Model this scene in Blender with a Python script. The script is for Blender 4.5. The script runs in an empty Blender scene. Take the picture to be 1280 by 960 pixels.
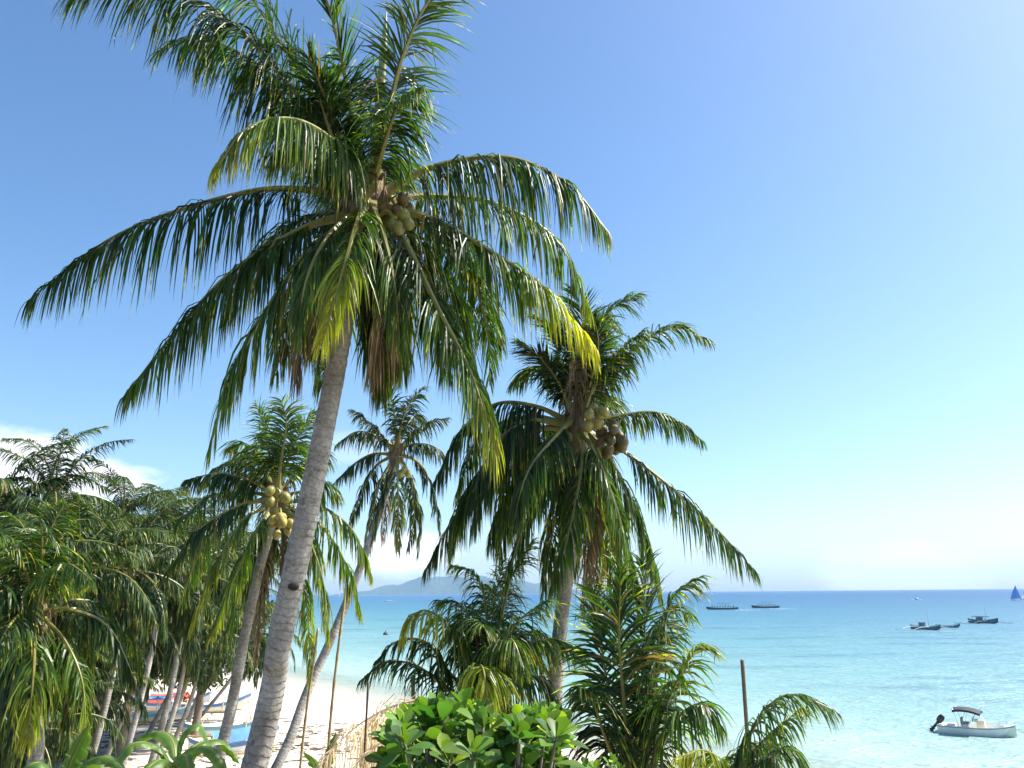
import bpy, math, random
import numpy as np
from mathutils import Vector, Matrix

R = math.radians
SC = bpy.context.scene
COL = SC.collection
rng = np.random.default_rng(7)
random.seed(7)

# ------------------------------------------------------------------ camera frame
FPX = 995.0                       # focal length in pixels of a 1280 px wide frame
CAM = np.array([0.0, 0.0, 9.5])
PITCH, ROLL = R(14.65), R(0.49)
FW = np.array([0, math.cos(PITCH), math.sin(PITCH)])
UP0 = np.array([0, -math.sin(PITCH), math.cos(PITCH)])
RT0 = np.array([1.0, 0, 0])
RT = RT0 * math.cos(ROLL) - UP0 * math.sin(ROLL)
UP = UP0 * math.cos(ROLL) + RT0 * math.sin(ROLL)
Z = np.array([0, 0, 1.0])


def at(px, py, d):
    """World point seen at photo pixel (px, py), d metres along the view axis."""
    return CAM + FW * d + RT * ((px - 640) / FPX * d) - UP * ((py - 480) / FPX * d)


def on_level(px, py, z=0.0):
    v = FW + RT * ((px - 640) / FPX) - UP * ((py - 480) / FPX)
    return CAM + v * ((z - CAM[2]) / v[2])


SHN = np.array([0.802, 0.597])      # seaward normal of the shoreline
SHC = 0.802 * 11.5 + 0.597 * 43


def sea_dist(x, y):
    return x * SHN[0] + y * SHN[1] - SHC


def ground_z(x, y):
    s = -sea_dist(np.asarray(x, float), np.asarray(y, float)) + 0.8 * np.sin(np.asarray(y) * 0.09) + 0.5 * np.sin(np.asarray(x) * 0.23)
    z = np.where(s < 0, s * 0.06, 1.7 * (1 - np.exp(-np.maximum(s, 0) / 14.0)))
    return np.maximum(z, -3.0)


def norm(v):
    v = np.asarray(v, float)
    return v / np.maximum(np.linalg.norm(v, axis=-1, keepdims=True), 1e-9)


# ------------------------------------------------------------------ materials
MATS = {}


def new_mat(name):
    m = bpy.data.materials.new(name)
    m.use_nodes = True
    nt = m.node_tree
    nt.nodes.clear()
    out = nt.nodes.new('ShaderNodeOutputMaterial')
    MATS[name] = m
    return m, nt, out


def N(nt, kind, **kw):
    n = nt.nodes.new(kind)
    for k, v in kw.items():
        if k == 'ins':
            for a, b in v.items():
                n.inputs[a].default_value = b
        else:
            setattr(n, k, v)
    return n


def L(nt, a, b):
    nt.links.new(a, b)


def c4(c):
    return (c[0], c[1], c[2], 1.0)


def mixcol(nt, fac, a, b, blend='MIX'):
    n = nt.nodes.new('ShaderNodeMix')
    n.data_type = 'RGBA'
    n.blend_type = blend
    for sock, v in ((n.inputs[0], fac), (n.inputs[6], a), (n.inputs[7], b)):
        if hasattr(v, 'is_linked'):
            L(nt, v, sock)
        elif isinstance(v, (int, float)):
            sock.default_value = v
        else:
            sock.default_value = c4(v)
    return n.outputs[2]


def math_n(nt, op, a, b=None, c=None, clamp=False):
    n = nt.nodes.new('ShaderNodeMath')
    n.operation = op
    n.use_clamp = clamp
    for i, v in enumerate((a, b, c)):
        if v is None:
            continue
        if hasattr(v, 'is_linked'):
            L(nt, v, n.inputs[i])
        else:
            n.inputs[i].default_value = v
    return n.outputs[0]


def ramp(nt, fac, stops):
    n = nt.nodes.new('ShaderNodeValToRGB')
    e = n.color_ramp.elements
    while len(e) < len(stops):
        e.new(0.5)
    for el, (p, c) in zip(e, stops):
        el.position = p
        el.color = c4(c)
    L(nt, fac, n.inputs[0])
    return n.outputs[0]


def noise(nt, vec, scale, detail=4, rough=0.55):
    n = N(nt, 'ShaderNodeTexNoise', ins={'Scale': scale, 'Detail': detail, 'Roughness': rough})
    if vec is not None:
        L(nt, vec, n.inputs['Vector'])
    return n.outputs['Fac']


def leaf_mat(name, green, yellow, trans=0.35, rough=0.36, tcol=(1.5, 1.7, 0.6), spread=(0.6, 1.4), fresh=None, dry=None, spec=0.45):
    m, nt, out = new_mat(name)
    at_ = N(nt, 'ShaderNodeAttribute', attribute_name='yel')
    geo = N(nt, 'ShaderNodeNewGeometry')
    fresh = fresh or tuple(.72 * a + .28 * b for a, b in zip(green, yellow))
    col = ramp(nt, at_.outputs['Fac'], [(0.0, green), (0.33, fresh), (0.78, yellow), (0.90, dry or yellow), (1.0, dry or yellow)])
    tc = N(nt, 'ShaderNodeTexCoord')
    nz = noise(nt, tc.outputs['Object'], 3.0, 3)
    mr = N(nt, 'ShaderNodeMapRange', ins={'To Min': spread[0], 'To Max': spread[1]})
    L(nt, geo.outputs['Random Per Island'], mr.inputs['Value'])
    val = math_n(nt, 'MULTIPLY', mr.outputs[0], math_n(nt, 'ADD', nz, 0.5))
    hsv = N(nt, 'ShaderNodeHueSaturation')
    L(nt, col, hsv.inputs['Color'])
    L(nt, val, hsv.inputs['Value'])
    p = N(nt, 'ShaderNodeBsdfPrincipled', ins={'Roughness': rough, 'Specular IOR Level': spec})
    L(nt, hsv.outputs[0], p.inputs['Base Color'])
    t = N(nt, 'ShaderNodeBsdfTranslucent')
    L(nt, mixcol(nt, 1.0, hsv.outputs[0], tcol, 'MULTIPLY'), t.inputs['Color'])
    mx = N(nt, 'ShaderNodeMixShader', ins={0: trans})
    L(nt, p.outputs[0], mx.inputs[1])
    L(nt, t.outputs[0], mx.inputs[2])
    L(nt, mx.outputs[0], out.inputs[0])
    return m


def plain_mat(name, col, rough=0.5, var=0.18, nscale=6.0, bump=0.0, metal=0.0, spec=0.5):
    m, nt, out = new_mat(name)
    tc = N(nt, 'ShaderNodeTexCoord')
    nz = noise(nt, tc.outputs['Object'], nscale, 5, 0.6)
    a = tuple(c * (1 - var) for c in col)
    b = tuple(min(1, c * (1 + var)) for c in col)
    p = N(nt, 'ShaderNodeBsdfPrincipled', ins={'Roughness': rough, 'Metallic': metal, 'Specular IOR Level': spec})
    L(nt, ramp(nt, nz, [(0.3, a), (0.7, b)]), p.inputs['Base Color'])
    if bump:
        bp = N(nt, 'ShaderNodeBump', ins={'Strength': bump, 'Distance': 0.02})
        L(nt, nz, bp.inputs['Height'])
        L(nt, bp.outputs[0], p.inputs['Normal'])
    L(nt, p.outputs[0], out.inputs[0])
    return m


leaf_mat('palm_leaf', (0.017, 0.045, 0.011), (0.58, 0.52, 0.035), trans=0.41, rough=0.40, spread=(.5, 1.5), tcol=(1.5, 1.8, .45), fresh=(0.095, 0.165, 0.017), dry=(.22, .14, .06))
leaf_mat('palm_leaf_far_shaded', (0.010, 0.026, 0.008), (0.38, 0.38, 0.08), trans=0.22, rough=0.45, spec=.3, spread=(.5, 1.5), tcol=(1.5, 1.8, .5), fresh=(0.046, 0.092, 0.016), dry=(.20, .14, .06))  # darker than palm_leaf: the far grove's shade is put into this colour
leaf_mat('dead_leaf', (0.17, 0.115, 0.055), (0.40, 0.31, 0.17), trans=0.15, rough=0.7, tcol=(1.1, 0.9, 0.7))
leaf_mat('straw_leaf', (0.58, 0.47, 0.29), (0.72, 0.62, 0.43), trans=0.45, rough=0.75, tcol=(1.1, 1.0, 0.8))
leaf_mat('bush_leaf', (0.042, 0.135, 0.030), (0.34, 0.42, 0.02), trans=0.33, rough=0.48, tcol=(1.2, 1.5, 0.5), spread=(0.6, 1.4))
leaf_mat('banana_leaf', (0.075, 0.16, 0.028), (0.42, 0.40, 0.12), trans=0.35, rough=0.45, spread=(0.8, 1.2))
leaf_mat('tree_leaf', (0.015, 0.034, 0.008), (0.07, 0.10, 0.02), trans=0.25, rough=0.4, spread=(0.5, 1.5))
plain_mat('rachis', (0.24, 0.22, 0.055), 0.4, 0.25, 5)
plain_mat('dead_rachis', (0.10, 0.075, 0.05), 0.7, 0.3, 8)
plain_mat('sheath_fibre', (0.23, 0.16, 0.09), 0.85, 0.45, 25, bump=0.8)
plain_mat('spear_leaf', (0.42, 0.44, 0.22), 0.4, 0.2, 8)
plain_mat('coconut_green', (0.26, 0.23, 0.05), 0.4, 0.3, 9)
plain_mat('coconut_brown', (0.115, 0.085, 0.026), 0.5, 0.35, 9)
plain_mat('coconut_yellow', (0.36, 0.29, 0.055), 0.4, 0.3, 9)
plain_mat('dark_knot', (0.035, 0.028, 0.022), 0.9, 0.3, 30)
plain_mat('branch_bark', (0.20, 0.16, 0.115), 0.85, 0.3, 14, bump=0.5)
plain_mat('pole_wood', (0.13, 0.118, 0.09), 0.75, 0.3, 12, bump=0.3)
plain_mat('bamboo', (0.34, 0.26, 0.12), 0.5, 0.3, 7)
plain_mat('white_gelcoat', (0.74, 0.74, 0.70), 0.28, 0.05, 3)
plain_mat('old_white_paint', (0.72, 0.72, 0.70), 0.5, 0.12, 5)
plain_mat('blue_paint', (0.10, 0.22, 0.45), 0.45, 0.15, 5)
plain_mat('pale_blue_tarp', (0.12, 0.30, 0.62), 0.6, 0.2, 4)
plain_mat('turquoise_paint', (0.20, 0.45, 0.58), 0.5, 0.15, 5)
plain_mat('red_tarp', (0.60, 0.10, 0.06), 0.6, 0.15, 5)
plain_mat('black_plastic', (0.014, 0.014, 0.020), 0.35, 0.2, 6)
plain_mat('navy_canvas', (0.022, 0.022, 0.035), 0.75, 0.2, 9)
plain_mat('steel_tube', (0.62, 0.63, 0.65), 0.3, 0.05, 6, metal=0.8)
plain_mat('cream_fibreglass', (0.66, 0.56, 0.40), 0.4, 0.06, 5)
plain_mat('grey_vinyl', (0.20, 0.19, 0.17), 0.6, 0.15, 8)
plain_mat('dark_hull', (0.025, 0.045, 0.065), 0.4, 0.2, 3)
plain_mat('slate_hull', (0.09, 0.16, 0.19), 0.45, 0.2, 3)
plain_mat('skin', (0.28, 0.15, 0.09), 0.55, 0.1, 20)
plain_mat('dark_cloth', (0.02, 0.022, 0.035), 0.8, 0.2, 12)
plain_mat('red_cloth', (0.42, 0.05, 0.035), 0.8, 0.15, 12)
plain_mat('sail_blue', (0.05, 0.26, 0.68), 0.65, 0.12, 0.4)
plain_mat('sail_white', (0.75, 0.78, 0.80), 0.65, 0.06, 0.4)
plain_mat('buoy_dark', (0.03, 0.035, 0.05), 0.5, 0.1, 4)

# windscreen glass
m, nt, out = new_mat('tinted_screen')
p = N(nt, 'ShaderNodeBsdfPrincipled', ins={'Roughness': 0.08, 'Base Color': (0.75, 0.82, 0.85, 1), 'Alpha': 0.55})
L(nt, p.outputs[0], out.inputs[0])

# palm trunk bark: leaf-scar rings run along attribute 'ft' (metres along the stem)
m, nt, out = new_mat('palm_bark')
tc = N(nt, 'ShaderNodeTexCoord')
ft = N(nt, 'ShaderNodeAttribute', attribute_name='ft')
nz1 = noise(nt, tc.outputs['Object'], 2.2, 5, 0.6)
nz2 = noise(nt, tc.outputs['Object'], 22, 5, 0.7)
wob = math_n(nt, 'MULTIPLY_ADD', nz1, 0.30, ft.outputs['Fac'])
saw = math_n(nt, 'FRACT', math_n(nt, 'MULTIPLY', wob, 11.0))
ring = math_n(nt, 'SUBTRACT', 1.0, math_n(nt, 'MULTIPLY', saw, 5.0), clamp=True)
base = ramp(nt, nz1, [(0.25, (0.20, 0.18, 0.155)), (0.5, (0.38, 0.355, 0.32)), (0.75, (0.55, 0.525, 0.485))])
base = mixcol(nt, math_n(nt, 'MULTIPLY', ring, math_n(nt, 'MULTIPLY', nz2, 0.62)), base, (0.12, 0.10, 0.08))
base = mixcol(nt, 0.75, base, ramp(nt, nz2, [(0.3, (0.45, 0.45, 0.45)), (0.72, (1.3, 1.28, 1.22))]), 'MULTIPLY')
nz3 = noise(nt, tc.outputs['Object'], 7.0, 4, 0.65)
stain = N(nt, 'ShaderNodeMapRange', interpolation_type='SMOOTHSTEP', ins={'From Min': 0.56, 'From Max': 0.70})
L(nt, nz3, stain.inputs['Value'])
base = mixcol(nt, math_n(nt, 'MULTIPLY', stain.outputs[0], .7), base, (0.11, 0.09, 0.07))
p = N(nt, 'ShaderNodeBsdfPrincipled', ins={'Roughness': 0.85, 'Specular IOR Level': 0.25})
L(nt, base, p.inputs['Base Color'])
hgt = math_n(nt, 'ADD', math_n(nt, 'MULTIPLY', nz2, 0.6), math_n(nt, 'MULTIPLY', ring, -0.5))
bp = N(nt, 'ShaderNodeBump', ins={'Strength': 0.8, 'Distance': 0.02})
L(nt, hgt, bp.inputs['Height'])
L(nt, bp.outputs[0], p.inputs['Normal'])
L(nt, p.outputs[0], out.inputs[0])

# sand and leaf litter
m, nt, out = new_mat('beach_ground')
geo = N(nt, 'ShaderNodeNewGeometry')
sep = N(nt, 'ShaderNodeSeparateXYZ')
L(nt, geo.outputs['Position'], sep.inputs[0])
sd = math_n(nt, 'SUBTRACT', math_n(nt, 'ADD', math_n(nt, 'MULTIPLY', sep.outputs[0], SHN[0]), math_n(nt, 'MULTIPLY', sep.outputs[1], SHN[1])), SHC)
n1 = noise(nt, geo.outputs['Position'], 0.35, 6, 0.6)
n2 = noise(nt, geo.outputs['Position'], 3.0, 6, 0.7)
sand = ramp(nt, n2, [(0.25, (0.56, 0.48, 0.37)), (0.55, (0.72, 0.64, 0.52)), (0.8, (0.78, 0.71, 0.60))])
wet = N(nt, 'ShaderNodeMapRange', ins={'From Min': -3.5, 'From Max': -0.5})
L(nt, sd, wet.inputs['Value'])
sand = mixcol(nt, wet.outputs[0], sand, (0.50, 0.46, 0.38))
lit = N(nt, 'ShaderNodeMapRange', ins={'From Min': 26.0, 'From Max': 38.0})
L(nt, math_n(nt, 'MULTIPLY_ADD', n1, 14.0, math_n(nt, 'MULTIPLY', sd, -1.0)), lit.inputs['Value'])
lit.inputs['From Min'].default_value = 30.0
lit.inputs['From Max'].default_value = 36.0
soil = ramp(nt, n2, [(0.3, (0.10, 0.075, 0.05)), (0.6, (0.20, 0.16, 0.11)), (0.8, (0.34, 0.29, 0.22))])
gcol = mixcol(nt, lit.outputs[0], sand, soil)
p = N(nt, 'ShaderNodeBsdfPrincipled', ins={'Roughness': 0.9, 'Specular IOR Level': 0.2})
L(nt, gcol, p.inputs['Base Color'])
bp = N(nt, 'ShaderNodeBump', ins={'Strength': 0.6, 'Distance': 0.15})
L(nt, math_n(nt, 'ADD', n2, n1), bp.inputs['Height'])
L(nt, bp.outputs[0], p.inputs['Normal'])
L(nt, p.outputs[0], out.inputs[0])

# sea: colour by depth of water over white sand (distance from the shoreline), ripples, sea-grass patches
m, nt, out = new_mat('sea_water')
geo = N(nt, 'ShaderNodeNewGeometry')
sep = N(nt, 'ShaderNodeSeparateXYZ')
L(nt, geo.outputs['Position'], sep.inputs[0])
sd = math_n(nt, 'SUBTRACT', math_n(nt, 'ADD', math_n(nt, 'MULTIPLY', sep.outputs[0], SHN[0]), math_n(nt, 'MULTIPLY', sep.outputs[1], SHN[1])), SHC)
mp = N(nt, 'ShaderNodeMapping')
mp.inputs['Rotation'].default_value = (0, 0, R(-12))
mp.inputs['Scale'].default_value = (0.35, 1.0, 1.0)
L(nt, geo.outputs['Position'], mp.inputs['Vector'])
big = noise(nt, mp.outputs[0], 0.018, 4, 0.6)
mid = noise(nt, mp.outputs[0], 0.09, 5, 0.65)
rip = noise(nt, mp.outputs[0], 0.55, 4, 0.6)
rip3 = noise(nt, mp.outputs[0], 0.17, 3, 0.5)
rip2 = noise(nt, mp.outputs[0], 2.2, 3, 0.6)
sdw = math_n(nt, 'ADD', sd, math_n(nt, 'MULTIPLY', math_n(nt, 'SUBTRACT', big, 0.5), 60.0))
sdw = math_n(nt, 'ADD', math_n(nt, 'MULTIPLY', sd, 0.55), math_n(nt, 'MULTIPLY', math_n(nt, 'MAXIMUM', math_n(nt, 'MULTIPLY_ADD', math_n(nt, 'SUBTRACT', big, 0.5), 0.9, 1.0), 0.2), math_n(nt, 'MULTIPLY', sd, 0.45)))
fac = math_n(nt, 'POWER', math_n(nt, 'DIVIDE', math_n(nt, 'MAXIMUM', sdw, 0.0), 3000.0, clamp=True), 0.33)
# positions: s=3000*p^3 :  .1->3m  .16->12  .22->32  .3->81  .4->192  .5->375 .65->820  .9->2190
wc = ramp(nt, fac, [(0.06, (0.46, 0.52, 0.44)), (0.15, (0.31, 0.43, 0.385)), (0.22, (0.18, 0.315, 0.305)), (0.31, (0.10, 0.235, 0.265)),
                    (0.42, (0.050, 0.160, 0.225)), (0.55, (0.028, 0.115, 0.200)), (0.72, (0.016, 0.078, 0.17)), (0.95, (0.010, 0.055, 0.14))])
# sea-grass patches, 40..170 m out
band = N(nt, 'ShaderNodeMapRange', interpolation_type='SMOOTHSTEP', ins={'From Min': 25.0, 'From Max': 60.0})
L(nt, sd, band.inputs['Value'])
band2 = N(nt, 'ShaderNodeMapRange', interpolation_type='SMOOTHSTEP', ins={'From Min': 120.0, 'From Max': 220.0, 'To Min': 1.0, 'To Max': 0.0})
L(nt, sd, band2.inputs['Value'])
gm = N(nt, 'ShaderNodeMapRange', interpolation_type='SMOOTHSTEP', ins={'From Min': 0.50, 'From Max': 0.72})
L(nt, mid, gm.inputs['Value'])
gfac = math_n(nt, 'MULTIPLY', math_n(nt, 'MULTIPLY', band.outputs[0], band2.outputs[0]), math_n(nt, 'MULTIPLY', gm.outputs[0], 0.85))
wc = mixcol(nt, gfac, wc, (0.030, 0.105, 0.17))
p = N(nt, 'ShaderNodeBsdfPrincipled', ins={'Roughness': 0.44, 'IOR': 1.333, 'Specular IOR Level': 0.5})
L(nt, wc, p.inputs['Base Color'])
bp = N(nt, 'ShaderNodeBump', ins={'Strength': 1.0, 'Distance': 0.75})
L(nt, math_n(nt, 'ADD', math_n(nt, 'ADD', rip, math_n(nt, 'MULTIPLY', rip3, 1.6)), math_n(nt, 'MULTIPLY', rip2, 0.2)), bp.inputs['Height'])
L(nt, bp.outputs[0], p.inputs['Normal'])
tr = N(nt, 'ShaderNodeBsdfTransparent')
edge = N(nt, 'ShaderNodeMapRange', interpolation_type='SMOOTHSTEP', ins={'From Min': 0.0, 'From Max': 14.0, 'To Min': 0.3, 'To Max': 1.0})
L(nt, sd, edge.inputs['Value'])
mx = N(nt, 'ShaderNodeMixShader')
L(nt, edge.outputs[0], mx.inputs[0])
L(nt, tr.outputs[0], mx.inputs[1])
L(nt, p.outputs[0], mx.inputs[2])
L(nt, mx.outputs[0], out.inputs[0])

# forested island
m, nt, out = new_mat('island_forest')
tc = N(nt, 'ShaderNodeTexCoord')
n1 = noise(nt, tc.outputs['Object'], 0.02, 6, 0.7)
p = N(nt, 'ShaderNodeBsdfPrincipled', ins={'Roughness': 0.95, 'Specular IOR Level': 0.1})
L(nt, ramp(nt, n1, [(0.35, (0.020, 0.040, 0.026)), (0.55, (0.04, 0.065, 0.036)), (0.75, (0.09, 0.09, 0.06))]), p.inputs['Base Color'])
L(nt, p.outputs[0], out.inputs[0])

# foam
m, nt, out = new_mat('foam')
tc = N(nt, 'ShaderNodeTexCoord')
n1 = noise(nt, tc.outputs['Object'], 0.5, 5, 0.7)
p = N(nt, 'ShaderNodeBsdfPrincipled', ins={'Roughness': 0.8, 'Base Color': (0.85, 0.88, 0.9, 1)})
L(nt, math_n(nt, 'MULTIPLY', math_n(nt, 'SUBTRACT', n1, 0.45), 3.0, clamp=True), p.inputs['Alpha'])
L(nt, p.outputs[0], out.inputs[0])


# ------------------------------------------------------------------ mesh collector
class MB:
    """Collects vertices and faces (with a material slot and the attributes yel / ft) and links them as one mesh object."""

    def __init__(self):
        self.v, self.q, self.t, self.qm, self.tm, self.a, self.n = [], [], [], [], [], [], 0

    def add(self, verts, quads=None, tris=None, mat=0, attr=0.0):
        verts = np.asarray(verts, float).reshape(-1, 3)
        a = np.broadcast_to(np.asarray(attr, float), (len(verts),)) if np.ndim(attr) < 1 else np.asarray(attr, float).reshape(-1)
        self.v.append(verts)
        self.a.append(a)
        if quads is not None and len(quads):
            q = np.asarray(quads, int).reshape(-1, 4) + self.n
            self.q.append(q)
            self.qm.append(np.full(len(q), mat))
        if tris is not None and len(tris):
            t = np.asarray(tris, int).reshape(-1, 3) + self.n
            self.t.append(t)
            self.tm.append(np.full(len(t), mat))
        self.n += len(verts)

    def tube(self, path, rad, sides=8, mat=0, attr=None, cap=True, squash=None):
        path = np.asarray(path, float)
        n = len(path)
        rad = np.broadcast_to(np.asarray(rad, float), (n,))
        T = norm(np.gradient(path, axis=0))
        ref = np.array([0, 0, 1.0]) if abs(T[0][2]) < 0.9 else np.array([1.0, 0, 0])
        A = norm(np.cross(T, ref))
        for i in range(1, n):                       # parallel transport
            a = A[i - 1] - T[i] * np.dot(A[i - 1], T[i])
            A[i] = a / max(np.linalg.norm(a), 1e-9)
        B = np.cross(T, A)
        th = np.linspace(0, 2 * math.pi, sides, endpoint=False)
        ring = A[:, None, :] * np.cos(th)[None, :, None] + B[:, None, :] * np.sin(th)[None, :, None]
        V = path[:, None, :] + ring * rad[:, None, None]
        i, j = np.meshgrid(np.arange(n - 1), np.arange(sides), indexing='ij')
        j2 = (j + 1) % sides
        q = np.stack([i * sides + j, i * sides + j2, (i + 1) * sides + j2, (i + 1) * sides + j], -1).reshape(-1, 4)
        at_ = np.zeros(n) if attr is None else np.broadcast_to(np.asarray(attr, float), (n,))
        t = None
        if cap:
            t = [[0, k + 1, k] for k in range(1, sides - 1)] + [[(n - 1) * sides, (n - 1) * sides + k, (n - 1) * sides + k + 1] for k in range(1, sides - 1)]
        self.add(V, q, t, mat, np.repeat(at_, sides))

    def box(self, c, s, rot=0.0, mat=0, top=1.0):
        c = np.asarray(c, float)
        h = np.asarray(s, float) / 2
        V = np.array([[sx * h[0] * (top if sz > 0 else 1), sy * h[1] * (top if sz > 0 else 1), sz * h[2]] for sz in (-1, 1) for sx, sy in ((-1, -1), (1, -1), (1, 1), (-1, 1))])
        cr, sr = math.cos(rot), math.sin(rot)
        V = np.stack([V[:, 0] * cr - V[:, 1] * sr, V[:, 0] * sr + V[:, 1] * cr, V[:, 2]], 1) + c
        self.add(V, [[3, 2, 1, 0], [4, 5, 6, 7], [0, 1, 5, 4], [1, 2, 6, 5], [2, 3, 7, 6], [3, 0, 4, 7]], mat=mat)

    def grid(self, P, mat=0, attr=0.0):
        """P: (n, m, 3) array of points as a quad sheet."""
        P = np.asarray(P, float)
        n, m_ = P.shape[:2]
        i, j = np.meshgrid(np.arange(n - 1), np.arange(m_ - 1), indexing='ij')
        q = np.stack([i * m_ + j, i * m_ + j + 1, (i + 1) * m_ + j + 1, (i + 1) * m_ + j], -1).reshape(-1, 4)
        self.add(P.reshape(-1, 3), q, None, mat, attr if np.ndim(attr) == 0 else np.asarray(attr).reshape(-1))

    def ellipsoid(self, c, r, nu=12, nv=8, mat=0, dirz=None):
        th = np.linspace(0, 2 * math.pi, nu, endpoint=False)
        ph = np.linspace(0, math.pi, nv + 1)
        V = np.stack([np.sin(ph)[:, None] * np.cos(th)[None], np.sin(ph)[:, None] * np.sin(th)[None], np.cos(ph)[:, None] * np.ones(nu)[None]], -1) * np.asarray(r, float)
        V = V.reshape(-1, 3)
        if dirz is not None:
            q = Vector((0, 0, 1)).rotation_difference(Vector(dirz)).to_matrix()
            V = V @ np.array(q).T
        i, j = np.meshgrid(np.arange(nv), np.arange(nu), indexing='ij')
        j2 = (j + 1) % nu
        self.add(V + np.asarray(c, float), np.stack([i * nu + j, (i + 1) * nu + j, (i + 1) * nu + j2, i * nu + j2], -1).reshape(-1, 4), mat=mat)

    def mesh(self, name, mats, smooth=False, origin=None):
        V = np.concatenate(self.v)
        if origin is not None:
            V = V - np.asarray(origin, float)
        me = bpy.data.meshes.new(name)
        Q = np.concatenate(self.q) if self.q else np.zeros((0, 4), int)
        Tt = np.concatenate(self.t) if self.t else np.zeros((0, 3), int)
        loops = np.concatenate([Q.ravel(), Tt.ravel()]).astype(np.int32)
        me.vertices.add(len(V))
        me.vertices.foreach_set('co', V.astype(np.float32).ravel())
        me.loops.add(len(loops))
        me.loops.foreach_set('vertex_index', loops)
        nq, ntr = len(Q), len(Tt)
        me.polygons.add(nq + ntr)
        st = np.concatenate([np.arange(nq) * 4, nq * 4 + np.arange(ntr) * 3]).astype(np.int32)
        me.polygons.foreach_set('loop_start', st)
        mi = np.concatenate([np.concatenate(self.qm) if self.qm else np.zeros(0, int), np.concatenate(self.tm) if self.tm else np.zeros(0, int)]).astype(np.int32)
        me.polygons.foreach_set('material_index', mi)
        me.polygons.foreach_set('use_smooth', np.full(nq + ntr, smooth))
        for mn in mats:
            me.materials.append(MATS[mn])
        at_ = np.concatenate(self.a)
        for an in ('yel', 'ft'):
            ad = me.attributes.new(an, 'FLOAT', 'POINT')
            ad.data.foreach_set('value', at_.astype(np.float32))
        me.update(calc_edges=True)
        me.validate()
        return me

    def build(self, name, mats, parent=None, smooth=False, origin=None, loc=None):
        if isinstance(mats, str):
            mats = [mats]
        if origin is None and parent is not None:
            origin = WORG.get(parent.name)
        o = bpy.data.objects.new(name, self.mesh(name, mats, smooth, origin))
        COL.objects.link(o)
        if parent is not None:
            o.parent = parent
        if parent is not None and parent.name in WORG:
            WORG[o.name] = WORG[parent.name]
        elif parent is None and origin is not None:
            o.location = origin
            WORG[o.name] = np.asarray(origin, float)
        if loc is not None:
            o.location = loc
        return o


WORG = {}      # world origin of every thing whose parts are modelled in world coordinates


def tag(o, label, cat=None, group=None, kind=None):
    o['label'] = label
    if cat:
        o['category'] = cat
    if group:
        o['group'] = group
    if kind:
        o['kind'] = kind
    return o


def thing(name, label, cat, base, group=None, rz=0.0, world=True):
    o = bpy.data.objects.new(name, None)
    o.empty_display_size = 0.3
    COL.objects.link(o)
    o.location = tuple(base)
    o.rotation_euler = (0, 0, rz)
    if world:
        WORG[o.name] = np.asarray(base, float)
    tag(o, label, cat, group)
    return o


def link_copy(src, parent, loc, rz=0.0, name=None, scale=1.0):
    c = src.copy()
    COL.objects.link(c)
    c.parent = parent
    c.location = loc
    c.rotation_euler = (0, 0, rz)
    c.scale = (scale,) * 3
    return c


# ------------------------------------------------------------------ palms
def catmull(pts, n):
    P = np.asarray(pts, float)
    P = np.vstack([2 * P[0] - P[1], P, 2 * P[-1] - P[-2]])
    k = len(P) - 3
    out_ = []
    for i in range(k):
        p0, p1, p2, p3 = P[i:i + 4]
        t = np.linspace(0, 1, 24, endpoint=False)[:, None]
        out_.append(0.5 * ((2 * p1) + (-p0 + p2) * t + (2 * p0 - 5 * p1 + 4 * p2 - p3) * t ** 2 + (-p0 + 3 * p1 - 3 * p2 + p3) * t ** 3))
    C = np.vstack(out_ + [P[-2][None]])
    s = np.concatenate([[0], np.cumsum(np.linalg.norm(np.diff(C, axis=0), axis=1))])
    u = np.linspace(0, s[-1], n)
    return np.stack([np.interp(u, s, C[:, k_]) for k_ in range(3)], 1), s[-1]


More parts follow.
